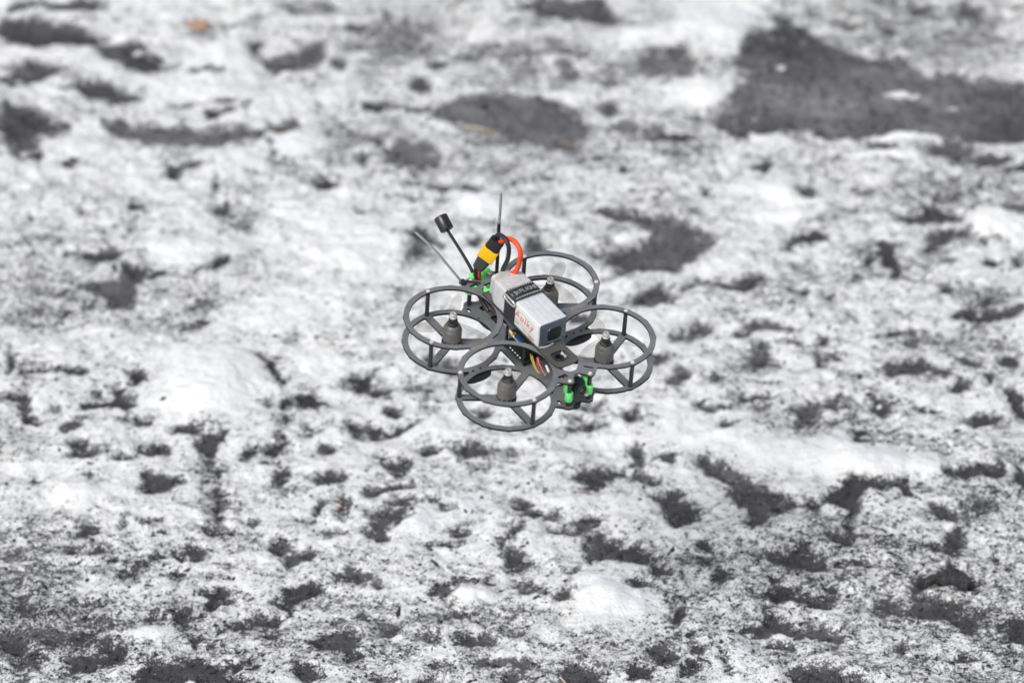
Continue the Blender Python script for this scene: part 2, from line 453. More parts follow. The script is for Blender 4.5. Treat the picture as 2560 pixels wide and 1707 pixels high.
# strokes: (amount, half width in photo pixels, points)
LINE = [
 (1,4,[(25,15),(80,3)]), (1,4,[(0,190),(44,197)]), (.9,4,[(670,345),(675,380)]), (.9,3,[(300,42),(352,38)]),
 (.9,3,[(490,175),(548,178)]), (.9,4,[(395,260),(475,264),(512,260),(578,242)]), (.9,9,[(537,289),(567,270)]),
 (.85,5,[(996,263),(1106,266)]), (1,4,[(390,673),(486,675),(540,655)]), (1,5,[(658,885),(687,929),(698,951)]),
 (1,5,[(62,929),(208,922)]), (1,9,[(5,992),(70,990),(70,1025),(100,1043)]), (1,6,[(215,1010),(330,1002)]),
 (1,3,[(278,1005),(282,960)]), (1,9,[(930,1225),(1020,1205)]), (1,7,[(1075,1245),(1140,1265)]),
 (.95,6,[(1300,1315),(1270,1370)]), (1,8,[(1600,1167),(1635,1185)]), (1,8,[(1435,1430),(1400,1490)]),
 (1,7,[(1100,1460),(1170,1442),(1225,1445)]), (1,10,[(2380,1182),(2440,1165),(2500,1163)]), (.95,9,[(2055,1335),(2125,1358)]),
 (.95,8,[(1770,1355),(1808,1388)]), (1,3,[(2428,578),(2446,600)]), (.9,11,[(2212,598),(2220,640),(2238,668)]),
 (.95,4,[(1985,722),(2018,735)]), (.95,8,[(1840,823),(1900,805),(1940,808),(1970,820)]), (.95,7,[(1945,850),(2030,860),(2075,842)]),
 (.9,6,[(2225,823),(2275,818),(2305,838)]), (.9,6,[(963,1068),(1036,1046)]), (1,9,[(540,1570),(600,1545),(690,1525)]),
 (1,6,[(275,1530),(310,1522),(330,1545)]), (1,7,[(2292,1500),(2395,1515),(2430,1520)]), (.95,9,[(1680,948),(1712,926)]),
 (.9,4,[(1545,316),(1620,326),(1710,350)]), (.8,4,[(1490,700),(1545,690),(1600,660)]),
]
# spots: (cx, cy, rx, ry, amount)
SPOT = [(98,375,16,11,1),(185,397,12,8,1),(645,118,14,8,1),(790,15,70,14,.6),(615,250,20,15,.6),(478,408,22,9,1),(430,423,17,7,1),
(545,450,12,10,1),(812,450,25,10,.9),(560,510,40,20,.85),(610,550,30,15,.8),(335,505,12,9,.9),(85,537,10,8,.8),(205,528,14,9,.8),
(880,57,30,12,1),(970,40,12,14,.9),(1022,57,20,12,1),(894,110,28,14,.85),(1066,112,22,14,.85),(1105,165,26,14,.95),(1050,205,22,18,.9),(858,155,14,8,1),
(1005,110,95,55,.55),(1430,170,20,14,.95),(1530,205,45,12,.75),(940,264,30,8,.95),(952,350,14,10,1),(897,348,8,8,1),(912,380,8,9,1),
(1090,465,18,6,.9),(1165,460,28,6,.9),(1105,500,15,7,.9),(1212,480,20,5,.9),(1285,446,12,6,.9),(1322,555,18,10,.9),(900,525,25,12,.8),(1560,422,14,8,1),
(2212,366,22,10,1.1),(2480,397,50,16,1),(2540,420,30,10,1),(2128,60,30,12,.9),(2226,80,28,16,.95),(2370,85,40,15,.85),(2300,30,50,14,.8),(2430,40,60,16,.8),
(1912,408,22,12,.95),(2157,468,20,10,.85),(2010,470,35,15,.7),(1765,470,15,8,.9),(1745,512,40,10,.65),(2530,520,45,9,1),(2332,490,15,9,.95),(2440,470,50,20,.6),
(545,652,30,22,.8),(200,633,60,11,.85),(358,627,14,10,1),(275,622,20,6,.95),(150,730,30,15,.7),(490,800,45,18,.7),(457,855,30,8,.7),
(767,1000,26,15,1.1),(25,905,10,20,.9),(350,945,22,12,1),(230,980,10,12,.9),(190,1055,25,15,.9),(140,1015,20,12,.6),(360,1045,45,14,.7),(465,1067,30,6,.95),
(635,1118,20,13,1),(690,1105,22,18,1.05),(718,1043,15,9,1),(823,1115,18,11,1),(775,1065,12,8,1),(712,1006,15,6,.95),(195,1115,15,12,.9),(8,1115,15,18,1),(210,1132,30,7,.95),(395,1120,30,13,.9),
(303,1147,28,8,1),(226,1182,10,6,1),(84,1200,12,6,1),(702,1183,28,14,.95),(815,1185,38,12,.95),(680,1148,22,6,.7),(320,1290,9,22,.85),(380,1292,14,9,.9),
(535,1310,35,26,.8),(630,1288,35,16,.9),(800,1262,14,14,1),(793,1290,20,6,1),(702,1350,24,13,1),(823,1320,30,14,.8),(852,1265,12,20,.95),
(25,1335,14,12,1),(35,1382,45,14,.9),(178,1368,22,12,1),(235,1382,25,12,.85),(190,1400,30,8,.85),(406,1385,9,9,1),(435,1383,14,12,1),(475,1370,28,16,.95),(330,1427,25,18,.8),(431,1421,16,8,1),(290,1390,14,6,1),
(733,1394,28,20,.9),(775,1378,12,8,1),(770,1465,45,20,.98),(722,1495,28,12,.95),(555,1470,32,26,1),(525,1505,20,10,.9),(48,1445,20,12,1),(55,1490,16,12,.95),(58,1515,14,8,.9),
(380,1528,30,12,.95),(455,1530,30,35,.95),(480,1588,24,14,1.05),(30,1600,42,30,.95),(140,1605,14,8,1),(90,1545,30,10,.9),(235,1590,25,20,.75),
(655,1535,50,14,1),(660,1570,45,12,.95),(805,1592,40,18,.95),(850,1585,20,14,.95),(620,1640,40,20,.75),(750,1685,35,16,1),(843,1540,25,10,.95),(60,1650,60,35,.8),(60,1690,30,14,1),
(1180,1150,28,16,.85),(1000,1250,28,13,1),(1142,1325,18,9,1),(1090,1350,28,6,1),(890,1425,26,9,1),(942,1447,14,6,1),(1335,1277,16,5,1),(1307,1256,14,7,1),(1380,1284,16,6,1),(1290,1400,28,20,1),(1413,1320,26,8,1.05),(1465,1290,22,20,1),
(1420,1432,40,8,.95),(1310,1465,45,18,.88),(1115,1465,30,13,.95),(1070,1472,20,10,.85),(1145,1532,40,15,1),(1255,1545,50,24,.8),(1285,1568,25,8,1),(1197,1590,55,22,1),(920,1532,22,20,.95),(985,1568,18,20,1),(1080,1585,22,14,.85),
(870,1590,25,14,1),(885,1620,35,25,.75),(1618,1455,34,8,1),(1655,1425,28,18,.9),(1690,1535,18,14,1),(1655,1625,32,35,.9),(1600,1670,20,18,1),(1450,1685,55,28,1.1),(1325,1650,25,8,1),(1215,1650,45,11,.95),(1275,1693,40,13,1.05),(955,1690,40,14,.85),(1085,1657,35,12,.9),(1060,1700,10,7,1),
(2018,1265,28,18,.9),(2545,1185,25,35,1),(2358,1270,40,12,1),(2465,1270,50,35,.62),(2128,1312,16,9,1),(2120,1420,40,8,.95),(2493,1390,10,8,1.1),(1803,1435,22,28,.95),(2085,1470,30,10,.95),(1940,1450,20,11,.9),
(1912,1529,14,9,1),(1938,1617,45,12,1),(1718,1589,10,8,1.1),(1730,1613,20,13,1),(1790,1543,14,13,1),(1755,1537,18,8,1),(1735,1665,30,24,.8),(1817,1650,14,40,.7),(2345,1600,20,16,.95),(2417,1655,40,14,.85),(2250,1612,12,6,.95),(2420,1560,60,30,.7),
(2300,624,18,6,1),(2172,635,10,8,1),(2075,739,17,4,1),(2370,648,18,10,.9),(2350,690,12,6,.95),(2365,707,16,9,.9),(2475,645,18,6,1),(2545,642,15,12,1),(2499,582,8,6,1.1),(2465,740,50,24,.62),(1745,815,22,14,.9),(1720,832,25,6,.9),
(2058,880,8,18,.95),(2088,880,18,9,.9),(2510,885,16,12,1),(2430,908,18,14,.95),(2470,945,14,14,.95),(2390,967,18,7,.95),(2540,990,20,16,1),(2545,1018,15,14,1),(1880,988,48,9,.95),(1785,1005,25,6,.9),(1900,1015,30,11,.7),(1792,937,14,9,.9),(1910,952,22,4,.95),(1703,928,12,14,.9),
(2150,1075,10,5,1.1),(2160,1103,30,7,1),(2330,1035,35,9,.9),(2450,1045,25,9,.9),(1815,1052,6,6,1),(1050,632,40,24,.7),(1193,600,12,9,.9),(1350,612,25,22,.8),(1015,672,12,5,.95),
(1453,786,18,7,1),(1690,830,25,14,.9),(1655,889,22,9,.9),(985,1019,18,9,1),(1201,1028,12,11,1),(1102,992,6,9,.9),(1080,1006,7,5,.9),(1278,1119,16,8,.95),(1073,1108,24,9,1),(1574,1028,20,7,.95),(1475,1010,25,10,.6),(1592,1120,8,11,1),(1665,1132,20,8,.95),(1077,903,12,11,.9),(1120,907,20,11,.9)]
# broad change in how much loose grit lies on the snow
ZONE = [(1280,250,1700,330,.045),(250,620,380,150,.05),(2250,750,350,250,.04),(1280,1690,1700,130,.09),(40,1500,230,200,.14),(2500,1620,260,150,.12),(2540,950,120,200,.12),(60,900,130,140,.08),(1900,1400,300,120,.07),(1100,1560,250,90,.06),(2300,1420,200,150,.06),
(2250,60,330,130,.26),(120,1600,260,130,.20),(2420,1500,260,260,.17),(1300,1620,420,110,.14),(650,1480,300,170,.09),(980,100,130,80,.14),
(180,760,260,110,.10),(2450,1250,200,140,.10),(1950,1560,260,150,.12),(2350,440,260,80,.14),(1500,80,260,90,.06),(2050,1000,350,120,.05),(330,1400,300,130,.08),(1000,980,200,90,.03)]
# soft grey smears of thinly spread ash
SOFT = [(1000,90,130,75,.66),(1330,125,210,42,.66),(1500,190,130,25,.6),(780,20,110,28,.62),(1750,300,120,34,.64),(2400,110,220,70,.56),(2450,255,220,90,.6),(600,530,85,42,.56),(1060,635,65,42,.62),(150,720,140,50,.5),(1640,170,160,45,.6),(2010,200,120,60,.6),(230,640,110,30,.5),(440,800,130,45,.48),(1600,600,170,60,.56),(2470,730,110,50,.56),(2300,500,170,50,.5),(1880,900,90,40,.5),(2080,1040,130,45,.52),(2460,1250,120,70,.56),(1950,1420,130,60,.54),(2300,920,150,40,.5),(2420,1540,150,60,.6),(330,1400,130,60,.48),(600,1330,120,50,.5),(1260,1540,120,60,.58),(640,1560,130,40,.56),(1330,320,190,80,.62)]
# snow blown thinly over ash
FADE = [(1850,190,170,100,.36),(2080,80,220,45,.30),(1790,285,110,40,.25),(2330,190,120,30,.2),(1480,300,60,50,.2),(560,355,90,22,.25),(1330,160,160,30,.15),(1600,560,50,30,.3)]
# where the ash is a paler grey
PALE_ASH = [(1000,90,150,80,.5),(780,20,120,40,.5),(2450,120,200,70,.3),(2150,240,420,120,.95),(1300,300,230,90,.75),(1350,140,260,70,.55),(450,340,260,40,.6),(740,140,120,50,.45),(1640,590,170,90,.5),(1060,380,110,50,.35),(1660,170,120,50,.6),(300,720,140,60,.35),(1450,20,120,40,.3),(1850,1210,120,80,.25)]
# clean snow: (cx, cy, rx, ry, amount, mound height in mm)
WHITE = [(545,965,150,90,.75,16),(1530,1490,90,55,.8,12),(2000,1135,190,36,.75,8),(2180,1165,150,34,.85,8),(1210,510,65,38,.6,9),(1960,475,70,32,.55,9),(1960,525,95,14,.55,5),(2500,560,70,34,.85,9),
(1770,235,70,30,.6,10),(1790,60,100,60,.42,8),(570,140,75,45,.55,10),(520,235,95,28,.55,6),(1650,100,130,28,.45,8),(1185,1482,50,22,.6,6),(1035,1310,50,34,.55,6),(1420,1245,50,22,.5,5),(375,1575,52,22,.6,6),
(2255,344,75,12,.8,5),(2200,388,100,7,.7,3),(2255,238,50,8,1.1,3),(2385,270,22,6,.9,2),(1949,172,16,9,.8,3),(335,125,16,10,.9,3),(1560,590,50,16,.6,4),(800,900,60,25,.4,5),(480,620,90,30,.45,7),(190,1230,70,24,.6,7),(930,640,160,60,.35,8),
(780,760,180,70,.25,6),(230,130,60,24,.6,8),(110,1000,38,20,.5,5),(1300,330,1,1,0,0),(720,350,80,24,.5,6),(1660,1035,130,40,.3,4),(1080,1060,60,22,.2,3),(1790,1085,130,22,.6,6),(2204,1003,6,4,1.2,1),(2228,1020,5,3,1.2,1),
(1330,1005,160,40,.15,4),(1560,840,90,40,.2,4),(560,400,90,30,.2,5),(2320,1180,60,20,.5,4),(2430,640,110,34,.2,4)]


def smooth(x):
    x = np.clip(x, 0, 1)
    return x * x * (3 - 2 * x)


def axis(lo, hi, step, far, g=1.14):
    a = list(np.arange(lo, hi + step / 2, step))
    left, s, p = [], step, lo
    while p > -far:
        s *= g; p -= s; left.append(p)
    right, s, p = [], step, hi
    while p < far:
        s *= g; p += s; right.append(p)
    return np.array(left[::-1] + a + right)


GX = axis(-0.80, 0.80, 0.0025, 60)
Y0, Y1 = ground_at(1280, 1760)[1], ground_at(1280, -60)[1]
GY = axis(Y0 - 0.05, Y1 + 0.08, 0.0028, 60)
nx, ny = len(GX), len(GY)
XX, YY = np.meshgrid(GX, GY)
XX, YY = XX.ravel(), YY.ravel()
# ragged outlines: coordinates are bent by noise before the deposits are looked up
wx = XX + 0.012 * fbm(XX, YY, 22, 4, 0.6, 3.3)
wy = YY + 0.013 * fbm(XX, YY, 20, 4, 0.6, 8.1)


def win(cx, cy, r):
    i0, i1 = np.searchsorted(GX, (cx - r, cx + r)); j0, j1 = np.searchsorted(GY, (cy - r, cy + r))
    if i1 <= i0 or j1 <= j0: return None
    return (np.arange(j0, j1)[:, None] * nx + np.arange(i0, i1)[None, :]).ravel()


def seg_dist(px, py, a, b):
    d = b - a
    t = np.clip(((px - a[0]) * d[0] + (py - a[1]) * d[1]) / (d @ d + 1e-12), 0, 1)
    return np.hypot(px - a[0] - t * d[0], py - a[1] - t * d[1])


base = 0.256 + 0.13 * fbm(XX, YY, 2.6, 3, 0.5, 1.0) + 0.20 * fbm(XX * .7, YY * 1.3, 9, 4, 0.6, 2.0) + 0.15 * fbm(XX * .6, YY * 1.3, 19, 4, 0.65, 41.0) + 0.15 * fbm(XX * .75, YY * 1.3, 34, 4, 0.65, 15.0)
erode = 0.20 * fbm(XX, YY * 1.2, 26, 4, 0.65, 21.0) + 0.10 * fbm(XX, YY, 90, 3, 0.6, 17.0)
for cx, cy, rx, ry, a in ZONE:
    c = ground_at(cx, cy); sx, sy = px_size(cy)
    base += a * np.exp(-(((XX - c[0]) / (rx * sx)) ** 2 + ((YY - c[1]) / (ry * sy)) ** 2))
# the same kind of deposits go on beyond the part that the photograph shows
outside = smooth((np.abs(XX) - 0.62) / 0.15) + smooth((YY - ground_at(0, 0)[1] - 0.03) / 0.2) + smooth((ground_at(0, 1707)[1] - 0.03 - YY) / 0.2)
base += np.clip(outside, 0, 1) * 0.75 * smooth((fbm(XX, YY, 5, 4, 0.55, 6.0) - 0.05) / 0.25)
paleness = 0.12 + 0.25 * fbm(XX, YY, 3.5, 3, 0.5, 30.0)
for cx, cy, rx, ry, a in PALE_ASH:
    c = ground_at(cx, cy); sx, sy = px_size(cy)
    paleness += a * np.exp(-(((XX - c[0]) / (rx * sx)) ** 2 + ((YY - c[1]) / (ry * sy)) ** 2))
D = np.zeros_like(XX)


def prof(sd, er, width):
    # dense core, ragged rim, thin scatter of grit farther out
    core = smooth(0.61 - sd / width + 1.8 * er)
    halo = 0.36 * smooth(0.9 - sd / (width * 1.5) + er)
    return np.maximum(core, halo)


for a, pts in POLY:
    P = np.array([ground_at(*p)[:2] for p in pts]); c = P.mean(0); r = np.abs(P - c).max() + 0.09
    w = win(c[0], c[1], r)
    if w is None: continue
    px, py = wx[w], wy[w]
    dist = np.full(len(w), 1e9); ins = np.zeros(len(w), bool)
    for i in range(len(P)):
        A, B = P[i], P[(i + 1) % len(P)]
        dist = np.minimum(dist, seg_dist(px, py, A, B))
        cr = ((A[1] > py) != (B[1] > py)) & (px < (B[0] - A[0]) * (py - A[1]) / (B[1] - A[1] + 1e-12) + A[0])
        ins ^= cr
    sdv = np.where(ins, -dist, dist)
    wd = 0.034 * (1 + 1.3 * float(np.clip(np.median(paleness[w]), 0, 1)))
    D[w] = np.maximum(D[w], a * prof(sdv, erode[w], wd))
for a, hw, pts in LINE:
    P = np.array([ground_at(*p)[:2] for p in pts]); c = P.mean(0); r = np.abs(P - c).max() + 0.05
    w = win(c[0], c[1], r)
    if w is None: continue
    sx, _ = px_size(pts[0][1]); hwm = hw * sx * 1.25
    dist = np.min([seg_dist(wx[w], wy[w], P[i], P[i + 1]) for i in range(len(P) - 1)], 0)
    D[w] = np.maximum(D[w], a * prof(dist - hwm, erode[w], 0.024))
for cx, cy, rx, ry, a in SPOT:
    c = ground_at(cx, cy); sx, sy = px_size(cy); RX, RY = rx * sx * .82, ry * sy * .85
    w = win(c[0], c[1], max(RX, RY) + 0.05)
    if w is None: continue
    q = np.hypot((wx[w] - c[0]) / RX, (wy[w] - c[1]) / RY)
    D[w] = np.maximum(D[w], a * prof((q - 1) * (RX * RY) ** .5, erode[w], 0.034))
for cx, cy, rx, ry, a in SOFT:
    c = ground_at(cx, cy); sx, sy = px_size(cy)
    q = ((wx - c[0]) / (rx * sx)) ** 2 + ((wy - c[1]) / (ry * sy)) ** 2
    D = np.maximum(D, a * np.exp(-q ** 1.5) * (1 + 1.2 * erode))
for cx, cy, rx, ry, a in FADE:
    c = ground_at(cx, cy); sx, sy = px_size(cy)
    D -= a * np.exp(-(((wx - c[0]) / (rx * sx)) ** 2 + ((wy - c[1]) / (ry * sy)) ** 2))
clean = np.zeros_like(XX); mound = np.zeros_like(XX)
for cx, cy, rx, ry, a, h in WHITE:
    if a == 0: continue
    c = ground_at(cx, cy); sx, sy = px_size(cy)
    q = ((wx - c[0]) / (rx * sx)) ** 2 + ((wy - c[1]) / (ry * sy)) ** 2
    clean = np.maximum(clean, a * np.exp(-q ** 1.6))
    mound += 0.001 * h * np.exp(-q * 1.1)
ash = np.maximum(base - 1.05 * clean, D - 0.9 * clean * smooth((clean - 0.25) / 0.45))
ash = np.clip(ash, -0.5, 1.15)
lumps = fbm(XX, YY, 16, 4, 0.55, 4.0)
micro = fbm(XX, YY, 70, 3, 0.6, 9.0)
far = np.clip((np.hypot(XX, YY) - 1.5) / 12, 0, 1)
ZZ = 0.010 * fbm(XX, YY, 2.2, 3, 0.5, 5.0) + 0.008 * lumps * (1 - 0.6 * np.clip(D, 0, 1)) + 0.0034 * micro * (1 - 0.55 * np.clip(clean, 0, 1)) \
    + mound * 1.15 - 0.0062 * smooth(np.clip(D * 1.25 - .2, 0, 1)) + 0.0028 * fbm(XX, YY, 45, 4, 0.65, 33.0) * np.clip(D, 0, 1) + far * 0.5 * fbm(XX, YY, 0.15, 3, 0.5, 7.0)
ZGRID = ZZ.reshape(ny, nx); AGRID = ash.reshape(ny, nx)


def lookup(G, x, y):
    i = np.clip(np.searchsorted(GX, x) - 1, 0, nx - 2); j = np.clip(np.searchsorted(GY, y) - 1, 0, ny - 2)
    fx = (x - GX[i]) / (GX[i + 1] - GX[i]); fy = (y - GY[j]) / (GY[j + 1] - GY[j])
    return (G[j, i] * (1 - fx) + G[j, i + 1] * fx) * (1 - fy) + (G[j + 1, i] * (1 - fx) + G[j + 1, i + 1] * fx) * fy


def grid_mesh(name, X, Y, Z, nx, ny):
    me = bpy.data.meshes.new(name)
    nv = nx * ny
    co = np.empty((nv, 3), np.float32); co[:, 0] = X; co[:, 1] = Y; co[:, 2] = Z
    me.vertices.add(nv); me.vertices.foreach_set('co', co.ravel())
    i, j = np.meshgrid(np.arange(nx - 1), np.arange(ny - 1))
    a = (j * nx + i).ravel()
    q = np.stack([a, a + 1, a + 1 + nx, a + nx], 1).astype(np.int32)
    nf = len(q)
    me.loops.add(nf * 4); me.loops.foreach_set('vertex_index', q.ravel())
    me.polygons.add(nf); me.polygons.foreach_set('loop_start', np.arange(0, nf * 4, 4, dtype=np.int32))
    me.polygons.foreach_set('loop_total', np.full(nf, 4, np.int32))
    me.polygons.foreach_set('use_smooth', np.ones(nf, bool))
    me.update(calc_edges=True)
    return me


gme = grid_mesh('ground', XX, YY, ZZ, nx, ny)
at = gme.attributes.new('ash', 'FLOAT', 'POINT'); at.data.foreach_set('value', ash.astype(np.float32))
at = gme.attributes.new('paleness', 'FLOAT', 'POINT'); at.data.foreach_set('value', np.clip(paleness, 0, 1).astype(np.float32))
ground = add('ground', gme, M['ground'])
tag(ground, 'snow field streaked and speckled with dark volcanic ash', 'ground', kind='structure')

# ------------------------------------------------------------------ loose ash grit (uncountable)
M['grit'] = simple('ash_grit', (0.032, 0.031, 0.031), 0.8, vscale=300, var=0.35)
M['slab'] = simple('slab_crust', (0.045, 0.044, 0.048), 0.9, vscale=520, var=0.75, bump=1.0)
M['clod'] = simple('ash_clod', (0.042, 0.042, 0.046), 0.85, vscale=350, var=0.45, bump=1.0)


def grit():
    n = 150000
    x = rng.uniform(-0.75, 0.75, n); y = rng.uniform(Y0, Y1, n)
    a = lookup(AGRID, x, y) + 0.35 * fbm(x, y, 30, 3, 0.6, 12.0)
    keep = rng.random(n) < np.clip((a - 0.12) * 0.8, 0.0, 0.5) ** 1.35
    x, y = x[keep], y[keep]
    z = lookup(ZGRID, x, y)
    n = len(x)
    r = 0.0007 + 0.0016 * rng.random(n) ** 2.2
    big = rng.random(n) < 0.02; r[big] *= 1.7
    base = np.array([(1, 0, 0), (-1, 0, 0), (0, 1, 0), (0, -1, 0), (0, 0, 1), (0, 0, -1)], float)
    tri = np.array([(0, 2, 4), (2, 1, 4), (1, 3, 4), (3, 0, 4), (2, 0, 5), (1, 2, 5), (3, 1, 5), (0, 3, 5)])
    ang = rng.normal(0.1, 0.7, n)
    sc = np.stack([rng.uniform(.9, 2.4, n), rng.uniform(.6, 1.2, n), rng.uniform(.3, .7, n)], 1) * r[:, None]
    v = base[None] * sc[:, None, :] * rng.uniform(.7, 1.3, (n, 6, 1))
    tilt = rng.uniform(-.5, .5, n)
    v[..., 2] += v[..., 0] * tilt[:, None]
    c, s = np.cos(ang)[:, None], np.sin(ang)[:, None]
    vx = v[..., 0] * c - v[..., 1] * s + x[:, None]; vy = v[..., 0] * s + v[..., 1] * c + y[:, None]
    vz = v[..., 2] + z[:, None] + (0.15 * r)[:, None]
    co = np.stack([vx, vy, vz], -1).reshape(-1, 3).astype(np.float32)
    f = (tri[None] + (np.arange(n) * 6)[:, None, None]).reshape(-1, 3).astype(np.int32)
    me = bpy.data.meshes.new('ash_grit')
    me.vertices.add(len(co)); me.vertices.foreach_set('co', co.ravel())
    me.loops.add(f.size); me.loops.foreach_set('vertex_index', f.ravel())
    me.polygons.add(len(f)); me.polygons.foreach_set('loop_start', np.arange(0, f.size, 3, dtype=np.int32))
    me.polygons.foreach_set('loop_total', np.full(len(f), 3, np.int32))
    me.update(calc_edges=True)
    tag(add('ash_grit', me, M['grit']), 'fine black volcanic grit sprinkled over the snow', 'grit', kind='stuff')


grit()


def lump_bm(rad, seed, flat=0.6, sub=3, rough=0.35):
    r = random.Random(seed)
    bm = bmesh.new(); bmesh.ops.create_icosphere(bm, subdivisions=sub, radius=1.0)
    ph = [(Vector((r.uniform(-1, 1), r.uniform(-1, 1), r.uniform(-1, 1))).normalized(), r.uniform(1.5, 5), r.uniform(0, 6), r.uniform(.2, 1)) for _ in range(9)]
    for v in bm.verts:
        d = sum(a * math.sin(k * v.co.dot(q) * 2 + p) for q, k, p, a in ph) / 5
        v.co *= 1 + rough * d
        v.co.x *= rad[0]; v.co.y *= rad[1]; v.co.z *= rad[2] * flat
    return bm


# ash clods that stand free on the snow (photo pixel centre, half width)
CLODS = [(767,1000,20),(692,1106,16),(640,1112,12),(718,1043,11),(823,1115,12),(775,1065,8),(406,1385,9),(435,1383,11),(431,1421,11),(800,1262,11),
(1307,1256,9),(1335,1277,12),(1142,1325,13),(1413,1320,16),(1718,1589,10),(2493,1390,10),(2499,582,7),(545,450,10),(98,375,12),(185,397,10),
(2212,366,18),(1560,422,11),(2150,1075,9),(1592,1120,8),(985,1019,14),(1201,1028,11),(1815,1052,6),(897,348,8),(1912,408,14),(303,1147,12),
(226,1182,8),(84,1200,10),(695,945,8),(1574,1028,9),(178,1368,12),(890,1425,12),(1690,1535,12),(2510,885,12),(2172,635,8),(140,1605,10)]
clod_meshes = []
for k in range(5):
    bm = lump_bm((1, .85, .8), 40 + k, 0.75, 3, 0.4)
    me = bpy.data.meshes.new('ash_clod'); bm.to_mesh(me); bm.free(); me.materials.append(M['clod'])
    me.polygons.foreach_set('use_smooth', [True] * len(me.polygons))
    clod_meshes.append(me)
for k, (px, py, hw) in enumerate(CLODS):
    g = ground_at(px, py); sx, _ = px_size(py)
    o = bpy.data.objects.new('ash_clod', clod_meshes[k % 5]); COL.objects.link(o)
    r = hw * sx * 0.8
    z = float(lookup(ZGRID, np.array([g[0]]), np.array([g[1]]))[0])
    o.location = (g[0], g[1], z + r * 0.05)
    o.scale = (r * 1.15, r * 0.95, r * 0.62); o.rotation_euler = (random.uniform(-.15, .15), random.uniform(-.15, .15), random.uniform(0, 6.28))
    tag(o, 'small dark clod of volcanic ash lying loose on the speckled snow', 'ash clod', 'loose ash clods on the snow')

# ash-crusted slab with a dark gap under its near edge
def slab():
    pts = [(2286,1470),(2300,1452),(2335,1440),(2368,1418),(2395,1420),(2418,1440),(2434,1458),(2415,1468),(2378,1462),(2335,1461)]
    P = [ground_at(*p) for p in pts]; c = sum(P) / len(P)
    zc = float(lookup(ZGRID, np.array([c[0]]), np.array([c[1]]))[0])
    bm = bmesh.new(); n = len(P)
    rr = random.Random(5)
    dense = []
    for i in range(n):
        a, b = P[i], P[(i + 1) % n]
        for t in (0, .25, .5, .75):
            q = a * (1 - t) + b * t
            dense.append((q[0] - c[0] + rr.uniform(-.002, .002), q[1] - c[1] + rr.uniform(-.0025, .0025)))
    n = len(dense)
    rings = []
    ymax = max(p[1] for p in dense); ymin = min(p[1] for p in dense)
    lift = lambda y: 0.007 * (ymax - y) / (ymax - ymin)
    for s, dz in ((1.0, 0.0), (1.02, .003), (.94, .0065), (.6, .0085), (.25, .009)):
        rings.append([bm.verts.new((x * s, y * s, dz + lift(y * s) + rr.uniform(-.0016, .0016))) for x, y in dense])
    for a, b in zip(rings, rings[1:]):
        for k in range(n): bm.faces.new((a[k], a[(k + 1) % n], b[(k + 1) % n], b[k]))
    bm.faces.new(rings[-1]); bm.faces.new(list(reversed(rings[0])))
    bmesh.ops.subdivide_edges(bm, edges=bm.edges[:], cuts=2, use_grid_fill=True)
    from mathutils import noise as mn
    for v in bm.verts:
        d = mn.fractal(v.co * 130, 0.7, 2.2, 5) * 0.0016 + mn.fractal(v.co * 45 + Vector((3, 1, 7)), 0.9, 2.0, 3) * 0.0008
        v.co += Vector((mn.noise(v.co * 160), mn.noise(v.co * 160 + Vector((9, 0, 0))), 0)) * 0.0012 + Vector((0, 0, d))
    o = obj('ash_slab', bm, M['slab'], scale=1, smooth=False)
    o.location = (c[0], c[1], zc - .0045)
    tag(o, 'low dark ash-crusted slab with a black gap under its raised edge', 'slab')


slab()

# ------------------------------------------------------------------ small coloured things on the snow
M['orange_stone'] = simple('orange_brown_stone', (0.40, 0.25, 0.17), 0.85, vscale=160, var=0.3, bump=0.8)
M['straw'] = simple('dry_straw', (0.50, 0.43, 0.29), 0.6)
M['leaf'] = simple('orange_leaf_bit', (0.36, 0.19, 0.10), 0.6)


def on_ground(px, py, dz=0.0):
    g = ground_at(px, py)
    return Vector((g[0], g[1], float(lookup(ZGRID, np.array([g[0]]), np.array([g[1]]))[0]) + dz))


sx, _ = px_size(50)
bm = lump_bm((27 * sx, 18 * sx, 13 * sx), 3, 1.0, 4, 0.3)
o = obj('orange_stone', bm, M['orange_stone'], scale=1)
o.location = on_ground(496, 56, 0.0)
tag(o, 'rounded orange-brown stone half sunk in the dirty snow', 'stone')


def stalk(name, pts, rad, label, mat):
    P = [on_ground(x, y, dz) for x, y, dz in pts]
    o0 = P[0].copy()
    bm = bmesh.new(); tube(bm, [p - o0 for p in P], [rad, rad, rad * .5], 8, 6)
    o = obj(name, bm, mat, scale=1); o.location = o0
    tag(o, label, 'straw')


